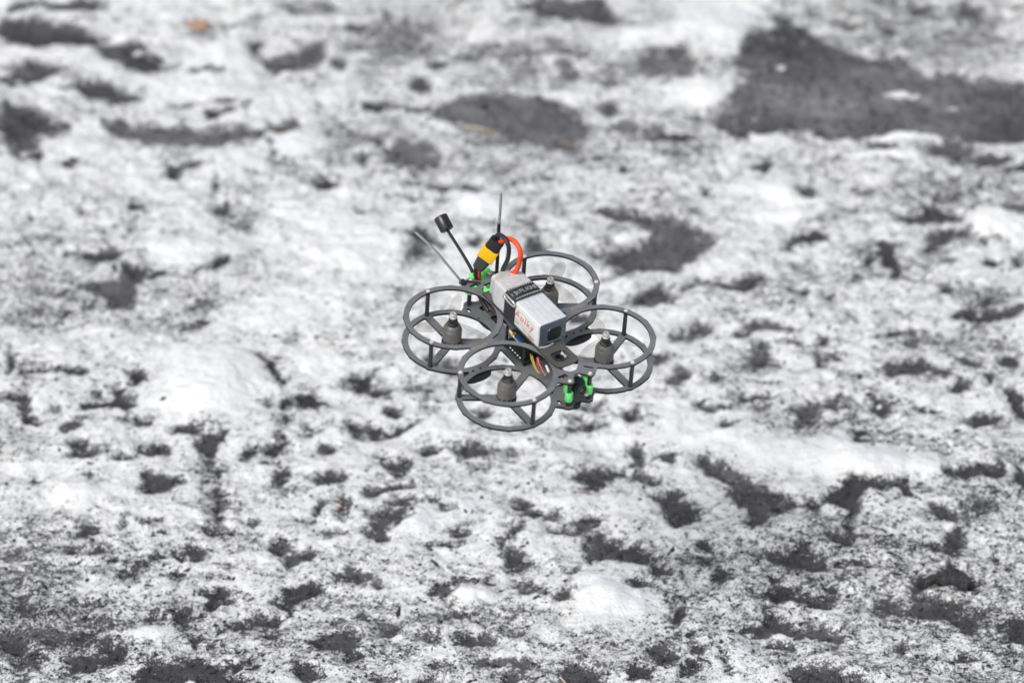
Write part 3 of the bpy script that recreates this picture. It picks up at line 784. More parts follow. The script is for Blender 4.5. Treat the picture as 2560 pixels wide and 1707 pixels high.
stalk('straw', [(1168,314,.003),(1190,326,.006),(1215,333,.006),(1246,330,.003)], .0016, 'long curved pale straw beside a large dark ash patch', M['straw'])
stalk('straw', [(1400,1692,.002),(1410,1700,.004),(1422,1712,.002)], .0009, 'short yellowish straw beside a black ash patch', M['straw'])
bits = [(1422,349,7,'tiny orange leaf bit lying on the large diamond-shaped ash patch'),(713,336,6,'tiny tan leaf bit below the tip of a long ash streak'),
        (920,1061,5,'tiny brown leaf bit resting in a small ash smear'),(1472,1231,5,'tiny orange leaf bit lying alone on white snow'),
        (845,1262,5,'tiny rust-coloured leaf bit beside a dark ash spot'),(355,312,4,'tiny yellow leaf bit on the upper rim of a long ash streak')]
for k, (px, py, hw, lab) in enumerate(bits):
    sx, _ = px_size(py); r = hw * sx
    bm = bmesh.new()
    ring = []
    for i in range(10):
        a = 2 * math.pi * i / 10
        q = (r * math.cos(a) * (1.3 if i % 3 else 1), r * .7 * math.sin(a) * (1.1 if i % 2 else .85), r * .35 * math.cos(a * 2 + k))
        ring.append(q)
    top = [bm.verts.new((x, y, z + .0008)) for x, y, z in ring]; bot = [bm.verts.new((x * .96, y * .96, z)) for x, y, z in ring]
    bm.faces.new(top); bm.faces.new(list(reversed(bot)))
    for i in range(10): bm.faces.new((bot[i], bot[(i + 1) % 10], top[(i + 1) % 10], top[i]))
    o = obj('leaf_bit', bm, M['leaf'], scale=1)
    o.location = on_ground(px, py, r * .35 + .001); o.rotation_euler = (0.25, 0.1 * k, k * 1.3)
    tag(o, lab, 'leaf bit')
# ------------------------------------------------------------------ quadcopter (local frame in mm: X forward, Y left, Z up; lower plate at 0)
R_D = np.array([[0.5483, 0.8341, 0.0601], [-0.5548, 0.3090, 0.7725], [0.6258, -0.4569, 0.6322]])
u_, _, vt_ = np.linalg.svd(R_D); R_D = u_ @ vt_
T_D = np.array([14.34, -9.27, -3552.67]) * 0.001
drone = bpy.data.objects.new('drone', None); COL.objects.link(drone)
drone.empty_display_size = 0.05
drone.matrix_world = Matrix.Translation(Vector(CAM + RC @ T_D)) @ Matrix((RC @ R_D).tolist()).to_4x4()
tag(drone, 'small black carbon ring-guarded quadcopter drone with strapped silver battery hovering above the snow', 'drone')

AX, BY, HT = 46.15, 53.9, 30.0                   # half wheelbase fore-aft, half wheelbase across, top face of the upper plate
RO, RI = 46.0, 40.6
MOT = [(-AX, -BY), (AX, -BY), (AX, BY), (-AX, BY)]
HG = 0.4
gx = np.arange(-106, 106.01, HG)
PX, PY = np.meshgrid(gx, gx)


def d_circle(c, r): return np.hypot(PX - c[0], PY - c[1]) - r
def d_cap(a, b, r):
    return seg_dist(PX, PY, np.array(a, float), np.array(b, float)) - r
def d_box(c, s, r=0.0):
    qx, qy = np.abs(PX - c[0]) - s[0] + r, np.abs(PY - c[1]) - s[1] + r
    return np.hypot(np.maximum(qx, 0), np.maximum(qy, 0)) + np.minimum(np.maximum(qx, qy), 0) - r
def d_poly(pts):
    P = np.array(pts, float); dist = np.full(PX.shape, 1e9); ins = np.zeros(PX.shape, bool)
    for i in range(len(P)):
        A, B = P[i], P[(i + 1) % len(P)]
        dist = np.minimum(dist, seg_dist(PX, PY, A, B))
        ins ^= ((A[1] > PY) != (B[1] > PY)) & (PX < (B[0] - A[0]) * (PY - A[1]) / (B[1] - A[1] + 1e-12) + A[0])
    return np.where(ins, -dist, dist)
def smin(a, b, k=3.0):
    h = np.clip(0.5 + 0.5 * (b - a) / k, 0, 1)
    return b * (1 - h) + a * h - k * h * (1 - h)
def U(*ds):
    r = ds[0]
    for d in ds[1:]: r = np.minimum(r, d)
    return r


def contours(F):
    """marching squares: closed loops of the zero level"""
    seg = {}
    n = F.shape[0]
    pos = F < 0
    key = lambda j, i, e: (j, i, 0) if e == 0 else ((j, i + 1, 1) if e == 1 else ((j + 1, i, 0) if e == 2 else (j, i, 1)))
    pts = {}
    def pt(k):
        if k in pts: return
        j, i, h = k
        if h == 0: t = F[j, i] / (F[j, i] - F[j, i + 1]); pts[k] = (gx[i] + t * HG, gx[j])
        else: t = F[j, i] / (F[j, i] - F[j + 1, i]); pts[k] = (gx[i], gx[j] + t * HG)
    T = {1: [(3, 0)], 2: [(0, 1)], 3: [(3, 1)], 4: [(1, 2)], 5: [(3, 2), (1, 0)], 6: [(0, 2)], 7: [(3, 2)], 8: [(2, 3)], 9: [(2, 0)], 10: [(0, 3), (2, 1)], 11: [(2, 1)], 12: [(1, 3)], 13: [(1, 0)], 14: [(0, 3)]}
    code = pos[:-1, :-1] * 1 + pos[:-1, 1:] * 2 + pos[1:, 1:] * 4 + pos[1:, :-1] * 8
    for j, i in zip(*np.nonzero((code > 0) & (code < 15))):
        for a, b in T[int(code[j, i])]:
            ka, kb = key(j, i, a), key(j, i, b)
            pt(ka); pt(kb); seg[ka] = kb
    loops = []
    while seg:
        k0 = next(iter(seg)); loop = []; k = k0
        while k in seg:
            loop.append(pts[k]); k = seg.pop(k)
        loops.append(np.array(loop))
    return loops


def simplify(P, tol=0.045):
    keep = np.zeros(len(P), bool)
    m = int(np.argmax(np.hypot(*(P - P[0]).T)))
    keep[0] = keep[m] = True
    Q = np.vstack([P, P[:1]])
    st = [(0, m), (m, len(P))]
    while st:
        a, b = st.pop()
        if b - a < 2: continue
        A, B = Q[a], Q[b]; d = B - A; L = np.hypot(*d) + 1e-9
        dd = np.abs(d[0] * (Q[a + 1:b, 1] - A[1]) - d[1] * (Q[a + 1:b, 0] - A[0])) / L
        i = int(dd.argmax())
        if dd[i] > tol:
            k = a + 1 + i
            keep[k % len(P)] = True; st += [(a, k), (k, b)]
    return P[keep]


def plate(name, F, z0, z1, mat, bev=0.18):
    """flat cut sheet from a distance field, holes included"""
    cu = bpy.data.curves.new(name, 'CURVE'); cu.dimensions = '2D'; cu.fill_mode = 'BOTH'
    for lp in contours(F):
        if len(lp) < 8: continue
        P = simplify(lp)
        sp = cu.splines.new('POLY'); sp.points.add(len(P) - 1)
        sp.points.foreach_set('co', np.column_stack([P * 0.001, np.zeros(len(P)), np.ones(len(P))]).ravel())
        sp.use_cyclic_u = True
    cu.extrude = (z1 - z0) / 2 * 0.001 - bev * 0.001
    cu.bevel_depth = bev * 0.001; cu.bevel_resolution = 1; cu.offset = -bev * 0.001
    t = bpy.data.objects.new('tmp', cu); COL.objects.link(t)
    me = bpy.data.meshes.new_from_object(t.evaluated_get(bpy.context.evaluated_depsgraph_get()))
    bpy.data.objects.remove(t); bpy.data.curves.remove(cu)
    me.name = name
    me.transform(Matrix.Translation((0, 0, (z0 + z1) / 2 * 0.001)))
    me.polygons.foreach_set('use_smooth', [False] * len(me.polygons))
    o = add(name, me, mat, drone)
    me.materials.append(M['cut_edge'])
    nrm = np.empty(len(me.polygons) * 3); me.polygons.foreach_get('normal', nrm)
    me.polygons.foreach_set('material_index', (np.abs(nrm[2::3]) < 0.4).astype(np.int32))
    return o


def text(name, body, size, mat, parent, Mx, depth=0.08, shear=0.0, bold=0.0, space=1.0, outline=None):
    cu = bpy.data.curves.new(name, 'FONT'); cu.body = body; cu.size = size * 0.001; cu.extrude = depth * 0.001
    cu.shear = shear; cu.offset = bold * 0.001; cu.space_character = space; cu.resolution_u = 3
    cu.align_x = 'CENTER'; cu.align_y = 'CENTER'
    t = bpy.data.objects.new('tmp', cu); COL.objects.link(t)
    me = bpy.data.meshes.new_from_object(t.evaluated_get(bpy.context.evaluated_depsgraph_get()))
    bpy.data.objects.remove(t); bpy.data.curves.remove(cu)
    me.name = name
    mm = Mx.copy(); mm.translation = mm.translation * 0.001
    me.transform(mm)
    return add(name, me, mat, parent)


def basis(o, x, y):
    x, y = Vector(x).normalized(), Vector(y).normalized(); z = x.cross(y)
    m = Matrix((x, y, z)).transposed().to_4x4(); m.translation = Vector(o)
    return m


# ---- plates
def rings(ro, ri, bumps=True):
    d = None
    for (mx, my) in MOT:
        ang = np.arctan2(PY - my, PX - mx)
        wob = 0.55 * smooth((np.cos(12 * ang) - 0.72) / 0.18) if bumps else 0.0
        rr = np.hypot(PX - mx, PY - my)
        e = np.maximum(rr - ro - wob, ri - rr)
        d = e if d is None else np.minimum(d, e)
    return d


def interior(r):
    return U(*[d_circle(c, r) for c in MOT])


def arm_dirs(k):
    mx, my = MOT[k]
    s = -1 if my < 0 else 1                       # outboard side
    f = 1 if mx > 0 else -1
    a0 = (f, 0.0); a1 = (-f * 0.5, s * 0.866); a2 = (-f * 0.5, -s * 0.866)
    return a0, a1, a2


RS = 43.2
# lower plate
dl = rings(RO, RI)
body = d_box((0, 0), (88.5, 20.5), 4)
for sx_ in (-1, 1):
    tabs = U(d_circle((sx_ * 83.4, 11), 5.0), d_circle((sx_ * 83.4, -11), 5.0))
    nose = d_poly([(sx_ * 60, 22), (sx_ * 79, 22), (sx_ * 87, 13), (sx_ * 88.5, 9), (sx_ * 84, 3), (sx_ * 84, -3), (sx_ * 88.5, -9), (sx_ * 87, -13), (sx_ * 79, -22), (sx_ * 60, -22)])
    dl = U(dl, tabs, nose)
dl = smin(dl, np.maximum(np.abs(PX) - 70, np.abs(PY) - 20.5), 2.0)
for s in (-1, 1):
    dl = smin(dl, d_poly([(-13, s * 45), (13, s * 45), (13, s * 68), (0, s * 64), (-13, s * 68)]), 2.5)
dl = np.maximum(dl, -interior(RI))
for k in range(4):
    c = MOT[k]
    for a in arm_dirs(k):
        dl = smin(dl, d_cap(c, (c[0] + a[0] * 42, c[1] + a[1] * 42), 3.6), 1.5)
    dl = U(dl, d_circle(c, 9.6))
for s in (-1, 1):                                     # lightening holes
    for h in (d_box((s * 72, 0), (3.2, 5.0), 1.5), d_box((s * 76, 15.5), (2.6, 1.4), .6), d_box((s * 76, -15.5), (2.6, 1.4), .6), d_circle((0, s * 52), 1.1), d_circle((0, s * 60), 1.1),
              d_circle((s * 62, 14), 1.0), d_circle((s * 62, -14), 1.0), d_box((s * 52, 0), (6, 4), 2)):
        dl = np.maximum(dl, -h)
lower = plate('lower_frame_plate', dl, -1.0, 1.3, M['carbon'])
# upper plate
du = rings(RO, RI)
for s in (-1, 1):
    du = smin(du, d_poly([(-9, s * 40), (9, s * 40), (11, s * 67), (0, s * 64.5), (-11, s * 67)]), 2.5)
for sx_ in (-1, 1):
    du = U(du, d_circle((sx_ * 83.4, 11), 4.0), d_circle((sx_ * 83.4, -11), 4.0))
    for sy_ in (-1, 1):
        side = d_poly([(sx_ * 63.5, sy_ * 12.2), (sx_ * 72.5, sy_ * 2.8), (sx_ * 77.5, sy_ * 2.8), (sx_ * 83, sy_ * 6.8), (sx_ * 87, sy_ * 9.5), (sx_ * 86, sy_ * 14.5), (sx_ * 79.5, sy_ * 21.5), (sx_ * 74, sy_ * 22), (sx_ * 62, sy_ * 15)])
        du = U(du, side)
    du = U(du, d_box((sx_ * 75, 0), (2.6, 3.5)))
    du = smin(du, d_cap((sx_ * 52, -9.5), (sx_ * 66, -14), 3.0), 2)
    du = smin(du, d_cap((sx_ * 52, 9.5), (sx_ * 66, 14), 3.0), 2)
du = np.maximum(du, -interior(RI))
du = np.maximum(du, -d_box((75, -13.2), (2.2, 4.2), .4))
du = np.maximum(du, -d_poly([(71, 12.0), (72.6, 11.0), (78.8, 17.4), (77.4, 18.6)]))
du = np.maximum(du, -d_box((-75, 12.5), (2.2, 3.8), .4)); du = np.maximum(du, -d_box((-75, -12.5), (2.2, 3.8), .4))
upper = plate('upper_frame_plate', du, HT - 2.0, HT, M['carbon'])
for s in (-1, 1):
    Mx = basis((s * -2.0, s * 55.5, HT + .02), (0, 1, 0), (-1, 0, 0)) if s < 0 else basis((-2.0, 55.5, HT + .02), (0, 1, 0), (-1, 0, 0))
    text('lettering', 'iFLIGHT', 4.6, M['gold_ink'], upper, Mx, 0.06, bold=0.05)
# battery plate, brown tone painting in its dark reflection, with its six-sided window
db = d_poly([(-61, -12.5), (56, -12.8), (63, -11.6), (65, -7), (65, 7), (63, 11.6), (56, 12.8), (-61, 12.5)])
db = np.maximum(db, -d_poly([(44, -5.5), (47, -8), (55, -8), (59, 0), (55, 8), (47, 8), (44, 5.5)]))
bplate = plate('battery_plate', db, HT + .05, HT + 1.55, M['carbon_brown'])
bm = bmesh.new()
for zz in (26.2, 28.0, 29.8):
    lathe(bm, [(3.4, zz - .8), (4.6, zz - .5), (4.6, zz + .3), (3.4, zz + .6)], 28, Matrix.Translation((50.5, -1, 0)), cap=False)
obj('rubber_grommet', bm, M['black_rubber'], bplate)

# ---- standoffs and their screws
def screw_bm(x, y, z):
    bm = bmesh.new(); lathe(bm, [(0.01, z - .1), (1.95, z - .1), (2.0, z + .35), (1.55, z + .95), (0.9, z + 1.05), (0.85, z + .55), (0.01, z + .5)], 20, Matrix.Translation((x, y, 0)), cap=False)
    return bm


spots = []
for k in range(4):
    c = MOT[k]; a0, a1, a2 = arm_dirs(k)
    spots += [(c[0] + a0[0] * RS, c[1]), (c[0] + a1[0] * RS, c[1] + a1[1] * RS)]
for s in (-1, 1): spots += [(s * 83.4, 11), (s * 83.4, -11)]
for x, y in spots:
    bm = bmesh.new(); lathe(bm, [(2.15, 1.3), (2.15, 4), (2.0, 4.4), (2.0, HT - 4.6), (2.15, HT - 4.2), (2.15, HT - 2.0)], 20, Matrix.Translation((x, y, 0)))
    st = obj('standoff', bm, M['black_metal'], drone)
    obj('screw', screw_bm(x, y, HT), M['screw'], st)
    bm = bmesh.new(); lathe(bm, [(0.01, -1.0), (1.9, -1.0), (1.9, -1.9), (0.01, -2.2)], 16, Matrix.Translation((x, y, 0)), cap=False)
    obj('screw', bm, M['screw'], st)

# ---- motors and propellers
def motor(k):
    c = MOT[k]; Tm = Matrix.Translation((c[0], c[1], 0))
    bm = bmesh.new()
    lathe(bm, [(0.01, 1.3), (9.2, 1.3), (9.3, 2.4), (8.2, 3.2), (7.0, 3.6), (7.0, 4.6), (0.01, 4.6)], 36, Tm, cap=False)
    mo = obj('motor', bm, M['motor_dark'], drone)
    bm = bmesh.new()
    lathe(bm, [(7.4, 4.6), (8.9, 4.6), (8.95, 8.6), (8.7, 8.9), (8.95, 9.2), (8.95, 15.6), (8.6, 16.3), (8.3, 16.5), (7.9, 18.2), (7.0, 20.0), (5.8, 20.9), (5.6, 21.2), (0.01, 21.2)], 44, Tm, cap=False)
    obj('bell', bm, M['motor'], mo)
    bm = bmesh.new()
    for j in range(12):
        a = 2 * math.pi * j / 12
        box(bm, (c[0] + 7.6 * math.cos(a), c[1] + 7.6 * math.sin(a), 4.0), (1.4, 1.4, 1.6))
    obj('stator_winding', bm, M['gold'], mo)
    bm = bmesh.new()
    lathe(bm, [(0.01, 28.6), (2.9, 28.6), (3.5, 29.0), (3.5, 29.6), (2.9, 29.9), (2.9, 30.4), (3.05, 30.6), (3.05, 33.0), (2.4, 33.9), (1.5, 34.0), (1.4, 33.2), (0.01, 33.1)], 6 * 6, Tm, cap=False)
    obj('lock_nut', bm, M['steel'], mo)
    bm = bmesh.new(); lathe(bm, [(0.01, 33.25), (1.0, 33.25), (1.0, 33.3), (0.01, 33.3)], 14, Tm, cap=False)
    obj('shaft_end', bm, M['hole'], mo)
    # propeller
    bm = bmesh.new()
    lathe(bm, [(0.01, 21.3), (5.3, 21.3), (5.5, 22.2), (5.2, 23.2), (4.3, 23.8), (4.1, 26.6), (4.3, 27.0), (3.9, 28.2), (3.2, 28.5), (0.01, 28.5)], 32, Tm, cap=False)
    pr = obj('propeller', bm, M['black_rubber'], drone)
    rot0 = [0.35, 1.2, 0.8, 0.1][k]; hand = 1 if k % 2 == 0 else -1
    for j in range(3):
        bm = bmesh.new()
        n, m_ = 22, 7
        g = []
        for i in range(n + 1):
            t = i / n; r = 4.0 + 33.6 * t
            chord = (4.2 + 7.2 * math.sin(math.pi * min(1, .12 + t * .82)) ** .9) * (1 if t < .93 else max(.25, (1 - ((t - .93) / .07) ** 2) ** .5))
            tw = math.radians(34 - 20 * t) * hand
            row = []
            for q in range(m_):
                s = (q / (m_ - 1) - .45)
                y = s * chord; z = -y * math.tan(tw) + 0.5 * (1 - (2 * (q / (m_ - 1)) - 1) ** 2)
                row.append((r, y, 25.2 + z))
            g.append(row)
        th = .45
        top = [[bm.verts.new((x, y, z + th)) for x, y, z in row] for row in g]
        bot = [[bm.verts.new((x, y, z)) for x, y, z in row] for row in g]
        for i in range(n):
            for q in range(m_ - 1):
                bm.faces.new((top[i][q], top[i + 1][q], top[i + 1][q + 1], top[i][q + 1]))
                bm.faces.new((bot[i][q + 1], bot[i + 1][q + 1], bot[i + 1][q], bot[i][q]))
            bm.faces.new((top[i][0], bot[i][0], bot[i + 1][0], top[i + 1][0]))
            bm.faces.new((top[i + 1][-1], bot[i + 1][-1], bot[i][-1], top[i][-1]))
        for q in range(m_ - 1): bm.faces.new((top[n][q], bot[n][q], bot[n][q + 1], top[n][q + 1]))
        bmesh.ops.transform(bm, matrix=Tm @ Matrix.Rotation(rot0 + j * 2 * math.pi / 3, 4, 'Z'), verts=bm.verts)
        obj('blade', bm, M['blade'], pr)


for k in range(4): motor(k)

# ---- landing pads under the lower plate
for (x, y, lx, ly) in ((0, -56, 7.5, 15), (0, 56, 7.5, 15), (68, 0, 16, 7.5), (-62, -3, 15, 8)):
    bm = bmesh.new()
    n = 40
    prof_ = [(.90, -1.1), (1, -2.0), (1, -7.2), (.9, -8.4), (.6, -8.8)]
    rs = []
    for s, z in prof_:
        rs.append([bm.verts.new((x + lx * s * math.copysign(abs(math.cos(a)) ** .8, math.cos(a)), y + ly * s * math.copysign(abs(math.sin(a)) ** .8, math.sin(a)), z)) for a in [2 * math.pi * q / n for q in range(n)]])
    for a, b in zip(rs, rs[1:]):
        for q in range(n): bm.faces.new((a[q], b[q], b[(q + 1) % n], a[(q + 1) % n]))
    bm.faces.new(rs[0]); bm.faces.new(list(reversed(rs[-1])))
    obj('landing_pad', bm, M['foam'], drone)

# ---- battery
BZ0, BZ1, BY0, BY1, BX0, BX1 = HT + 1.6, 58.0, -11.9, 17.9, -50.0, 32.0
def rrect(y0, y1, z0, z1, r, n=5):
    out = []
    for cy, cz, a0 in ((y1 - r, z1 - r, 0), (y0 + r, z1 - r, 90), (y0 + r, z0 + r, 180), (y1 - r, z0 + r, 270)):
        for k in range(n + 1):
            a = math.radians(a0 + 90 * k / n); out.append((cy + r * math.cos(a), cz + r * math.sin(a)))
    return out


def loft(bm, secs):
    rs = [[bm.verts.new(p) for p in s] for s in secs]
    n = len(rs[0])
    for a, b in zip(rs, rs[1:]):
        for q in range(n): bm.faces.new((a[q], b[q], b[(q + 1) % n], a[(q + 1) % n]))
    bm.faces.new(rs[0]); bm.faces.new(list(reversed(rs[-1])))
    return bm


rb = random.Random(9)
secs = []
for x in np.linspace(-27, BX1 - 1.2, 20):
    secs.append([(x, y, z) for y, z in rrect(BY0, BY1, BZ0, BZ1, 1.6)])
secs.append([(BX1, y, z) for y, z in rrect(BY0 + .7, BY1 - .7, BZ0 + .7, BZ1 - .7, 1.2)])
# the four cells show as shallow valleys along the top
S2 = []
for s in secs:
    S2.append(s)
bm = bmesh.new(); loft(bm, S2)
batt = obj('battery', bm, M['wrap'], drone)
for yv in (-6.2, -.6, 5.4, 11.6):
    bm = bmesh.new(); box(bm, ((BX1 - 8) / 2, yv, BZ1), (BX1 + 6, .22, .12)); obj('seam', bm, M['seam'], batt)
# crinkled rear wrap, folded over and drawn in
secs = []
for x in np.linspace(-55, -25, 26):
    t = np.clip((x + 55) / 14, 0, 1); q = smooth(t)
    ins = (1 - q) * 4.5
    row = []
    for y, z in rrect(BY0 - .35 + ins * .9, BY1 + .35 - ins * .9, BZ0 + ins * .15, BZ1 + .45 - ins * .9, 2.2 + ins * .5, 7):
        a = math.atan2(z - 44, y - 3)
        wr = (.25 + .9 * (1 - q)) * (math.sin(a * 7 + x * .35) * .5 + math.sin(a * 13 - x * .6) * .3) * (.35 + .65 * (1 - np.clip((x + 30) / 6, 0, 1)))
        row.append((x + rb.uniform(-.2, .2), y + wr * math.cos(a) * .6, z + wr * math.sin(a) * .6))
    secs.append(row)
bm = bmesh.new(); loft(bm, secs)
obj('crinkled_wrap', bm, M['wrap_dull'], batt)
# slate end film with rounded-square window
secs = []
bm = bmesh.new()
outer = rrect(BY0 + .2, BY1 - .2, BZ0 + .2, BZ1 - .3, 1.6, 6)
cy, cz = 5.0, 42.4
innr = rrect(cy - 8.4, cy + 8.4, cz - 8.2, cz + 8.4, 4.8, 6)
inn2 = rrect(cy - 7.4, cy + 7.4, cz - 7.2, cz + 7.4, 4.2, 6)
ra = [bm.verts.new((BX1 + .05, y, z)) for y, z in outer]
rb_ = [bm.verts.new((BX1 + .45, y * .97 + .1, z * .97 + 1.3)) for y, z in outer]
rc = [bm.verts.new((BX1 + .5, y, z)) for y, z in innr]
rd = [bm.verts.new((BX1 + .95, y * .985 + .07, z * .985 + .6)) for y, z in innr]
re = [bm.verts.new((BX1 + .25, y, z)) for y, z in inn2]
n = len(ra)
for a, b in ((ra, rb_), (rb_, rc), (rc, rd), (rd, re)):
    for q in range(n): bm.faces.new((a[q], a[(q + 1) % n], b[(q + 1) % n], b[q]))
obj('end_film', bm, M['endcap'], batt)
bm = bmesh.new()
f = [bm.verts.new((BX1 + .3, y, z)) for y, z in inn2]; bm.faces.new(f)
f2 = [bm.verts.new((BX1 + .12, y, z)) for y, z in inn2]; bm.faces.new(list(reversed(f2)))
for q in range(n): bm.faces.new((f[q], f2[q], f2[(q + 1) % n], f[(q + 1) % n]))
obj('end_window', bm, M['black_rubber'], batt)
bm = bmesh.new()
tube(bm, [(BX1 + .2, -11, BZ0 + 1), (BX1 + 2.2, -7, BZ0 + .9), (BX1 + 2.4, -1, BZ0 + .8), (BX1 + 1.2, 4, BZ0 + .7)], .7, 8, 5)
obj('tape_tail', bm, M['wrap_dull'], batt)
# side label with print
LYS = BY0 - .12
bm = bmesh.new(); box(bm, ((-22 + BX1 - .8) / 2, LYS + .02, (BZ0 + BZ1) / 2 - .2), (BX1 - .8 + 22, .25, BZ1 - BZ0 - 2.6), bev=.08)
label = obj('label', bm, M['label'], batt)
side = lambda x, z: basis((x, LYS - .14, z), (1, 0, 0), (0, 0, 1))
text('lettering', 'Auiky', 11.2, M['red_ink'], label, side(7.0, 46.4), .04, shear=.25, bold=.15, space=1.18)
bm = bmesh.new()
for z, x0, x1, t in ((40.0, -10, 24, .3),):
    box(bm, ((x0 + x1) / 2, LYS - .13, z), (x1 - x0, .06, t))
for x0, x1, z in ((-6, -.5, 37.3), (14, 25, 36.2), (16, 25, 34.6)): box(bm, ((x0 + x1) / 2, LYS - .13, z), (x1 - x0, .06, .9))
for (x0, z0), (x1, z1) in (((-4, 51.6), (13, 51.6)), ((13, 51.6), (20, 51.6)), ((20, 51.6), (23, 50.2)), ((23, 50.2), (18.5, 45.6))):
    tube(bm, [(x0, LYS - .13, z0), (x1, LYS - .13, z1)], .16, 6, 0)
obj('label_rule', bm, M['grey_ink'], label)
bm = bmesh.new()
for x0, x1, z in ((4, 13, 37.8), (5, 12, 36.2), (6, 14, 34.6), (15, 22, 33.4)): box(bm, ((x0 + x1) / 2, LYS - .13, z), (x1 - x0, .06, .8))
obj('label_small_print', bm, M['pink_ink'], label)

# ---- strap round the battery
SX0, SX1 = -24.5, -7.5
bm = bmesh.new()
ring_o = rrect(BY0 - 1.0, BY1 + 1.0, HT - 2.3, BZ1 + 1.7, 4.2, 8); ring_i = rrect(BY0 - .3, BY1 + .3, HT - 1.6, BZ1 + .9, 3.6, 8)
def bow(y, z): return z + (1.3 * (1 - ((y - 3) / 16) ** 2) if z > BZ1 - 1 else 0)
A = [bm.verts.new((SX0, y, bow(y, z))) for y, z in ring_o]; B = [bm.verts.new((SX1, y, bow(y, z))) for y, z in ring_o]
C_ = [bm.verts.new((SX0, y, bow(y, z))) for y, z in ring_i]; D_ = [bm.verts.new((SX1, y, bow(y, z))) for y, z in ring_i]
n = len(A)
for q in range(n):
    r = (q + 1) % n
    bm.faces.new((A[q], B[q], B[r], A[r])); bm.faces.new((C_[q], C_[r], D_[r], D_[q]))
    bm.faces.new((A[q], A[r], C_[r], C_[q])); bm.faces.new((B[q], D_[q], D_[r], B[r]))
strap = obj('battery_strap', bm, M['strap'], drone)
topz = lambda y: BZ1 + 1.75 + 1.3 * (1 - ((y - 3) / 16) ** 2)
for xs in (SX0 + 1.5, SX1 - 1.5):
    bm = bmesh.new()
    for y in np.arange(-9.5, 17, 2.7):
        box(bm, (xs, y, topz(y) - .35), (1.3, 1.75, 1.0))
    obj('grip_dash', bm, M['strap_grip'], strap)
bm = bmesh.new()
lathe(bm, [(1.9, -.1), (3.0, -.1), (3.0, .12), (1.9, .12), (1.9, -.1)], 24, Matrix.Translation((-16, -8.3, topz(-8.3) - .3)) @ Matrix.Rotation(.22, 4, 'X'), cap=False)
lathe(bm, [(.01, -.1), (1.1, -.1), (1.1, .12), (.01, .12)], 18, Matrix.Translation((-16, -8.3, topz(-8.3) - .3)) @ Matrix.Rotation(.22, 4, 'X'), cap=False)
obj('ring_mark', bm, M['strap_print'], strap)
for ch, y in zip('iFLIGHT', np.linspace(-4.2, 14.5, 7)):
    sl = -2 * 1.3 * (y - 3) / 256
    text('lettering', ch, 7.0, M['strap_print'], strap, basis((-16, y, topz(y) + .0), (0, 1, sl), (-1, 0, 0)), .1, bold=.06)
# strap loop on the near upper edge, bright colour stands for its glare
bm = bmesh.new()
loop = [(SX0 - .3, BY0 - 1.5, BZ1 - 2.0), (SX0 + 3, BY0 - 2.2, BZ1 - .2), (SX1 - 3, BY0 - 2.2, BZ1 - .2), (SX1 + .6, BY0 - 1.6, BZ1 - 2.2), (SX1 - 1.5, BY0 - 2.0, BZ1 - 5.0), (SX0 + 3, BY0 - 2.0, BZ1 - 4.6), (SX0 - .3, BY0 - 1.5, BZ1 - 2.0)]
tube(bm, loop, 1.0, 10, 6)
obj('strap_loop_glare', bm, M['strap_loop_glare'], strap)
bm = bmesh.new(); tube(bm, [(SX0 - .5, BY0 - 1.6, BZ1 - 4.6), (-16, BY0 - 2.6, BZ1 - 6.2), (SX1 + .4, BY0 - 1.6, BZ1 - 5.4)], 1.0, 10, 6)
obj('strap_fold', bm, M['strap'], strap)

# ---- power leads and yellow connector (axis found from the photo)
p_lo, p_hi = Vector((-82.8, -3, 43.2)), Vector((-71.2, 8, 78.4))
ax = (p_hi - p_lo).normalized()
wv = Vector((.766, .519, -.383)); wv = wv - ax * wv.dot(ax); wv.normalize()
nv = ax.cross(wv)
def pmat(t):
    m = Matrix((wv, nv, ax)).transposed().to_4x4(); m.translation = p_lo + ax * t; return m
bm = bmesh.new(); box(bm, (0, 0, 0), (16.4, 8.4, 14.6), pmat(20.4), bev=.9)
plug = obj('power_connector', bm, M['yellow'], drone)
bm = bmesh.new(); box(bm, (0, 0, 0), (16.0, .5, .9), pmat(16.5) @ Matrix.Translation((0, 4.1, 0))); obj('ridge', bm, M['yellow'], plug)
def sleeve(t0, t1, w0, w1, d0, d1):
    bm = bmesh.new(); secs = []
    for k in range(9):
        t = t0 + (t1 - t0) * k / 8; s = k / 8
        w, d = w0 + (w1 - w0) * s, d0 + (d1 - d0) * s
        row = [pmat(t) @ Vector((y, z, 0)) for y, z in rrect(-w / 2, w / 2, -d / 2, d / 2, min(w, d) * .42, 5)]
        secs.append([tuple(v) for v in row])
    return loft(bm, secs)
obj('rubber_sleeve', sleeve(27.4, 38, 14.8, 13.4, 8.6, 9.4), M['black_rubber'], plug)
obj('sleeve_lip', sleeve(36.6, 38.9, 14.4, 13.9, 10.2, 9.6), M['black_rubber'], plug)
obj('lower_sleeve', sleeve(14.0, -.5, 14.4, 11.2, 8.2, 7.4), M['grey_rubber'], plug)
e1 = p_hi - wv * 3.0; e2 = p_hi + wv * 3.2
bm = bmesh.new(); tube(bm, [tuple(e1 - ax * 2), tuple(e1 + ax * 2.5), (-67.4, 6, 88.7), (-57.6, 6, 91.0), (-50.2, 6, 85.7), (-50.4, 6, 71.6), (-56, 6, 57), (-56, 5, 49)], 2.15, 16, 8)
obj('black_lead', bm, M['black_wire'], plug)
bm = bmesh.new(); tube(bm, [tuple(e2 - ax * 2), tuple(e2 + ax * .6), (-60.2, 11, 87.0), (-47.9, 11, 91.5), (-39, 11, 87.4), (-38.2, 11, 76.5), (-42.2, 11, 62.5), (-48, 10, 55), (-52, 9, 52)], 2.35, 16, 8)
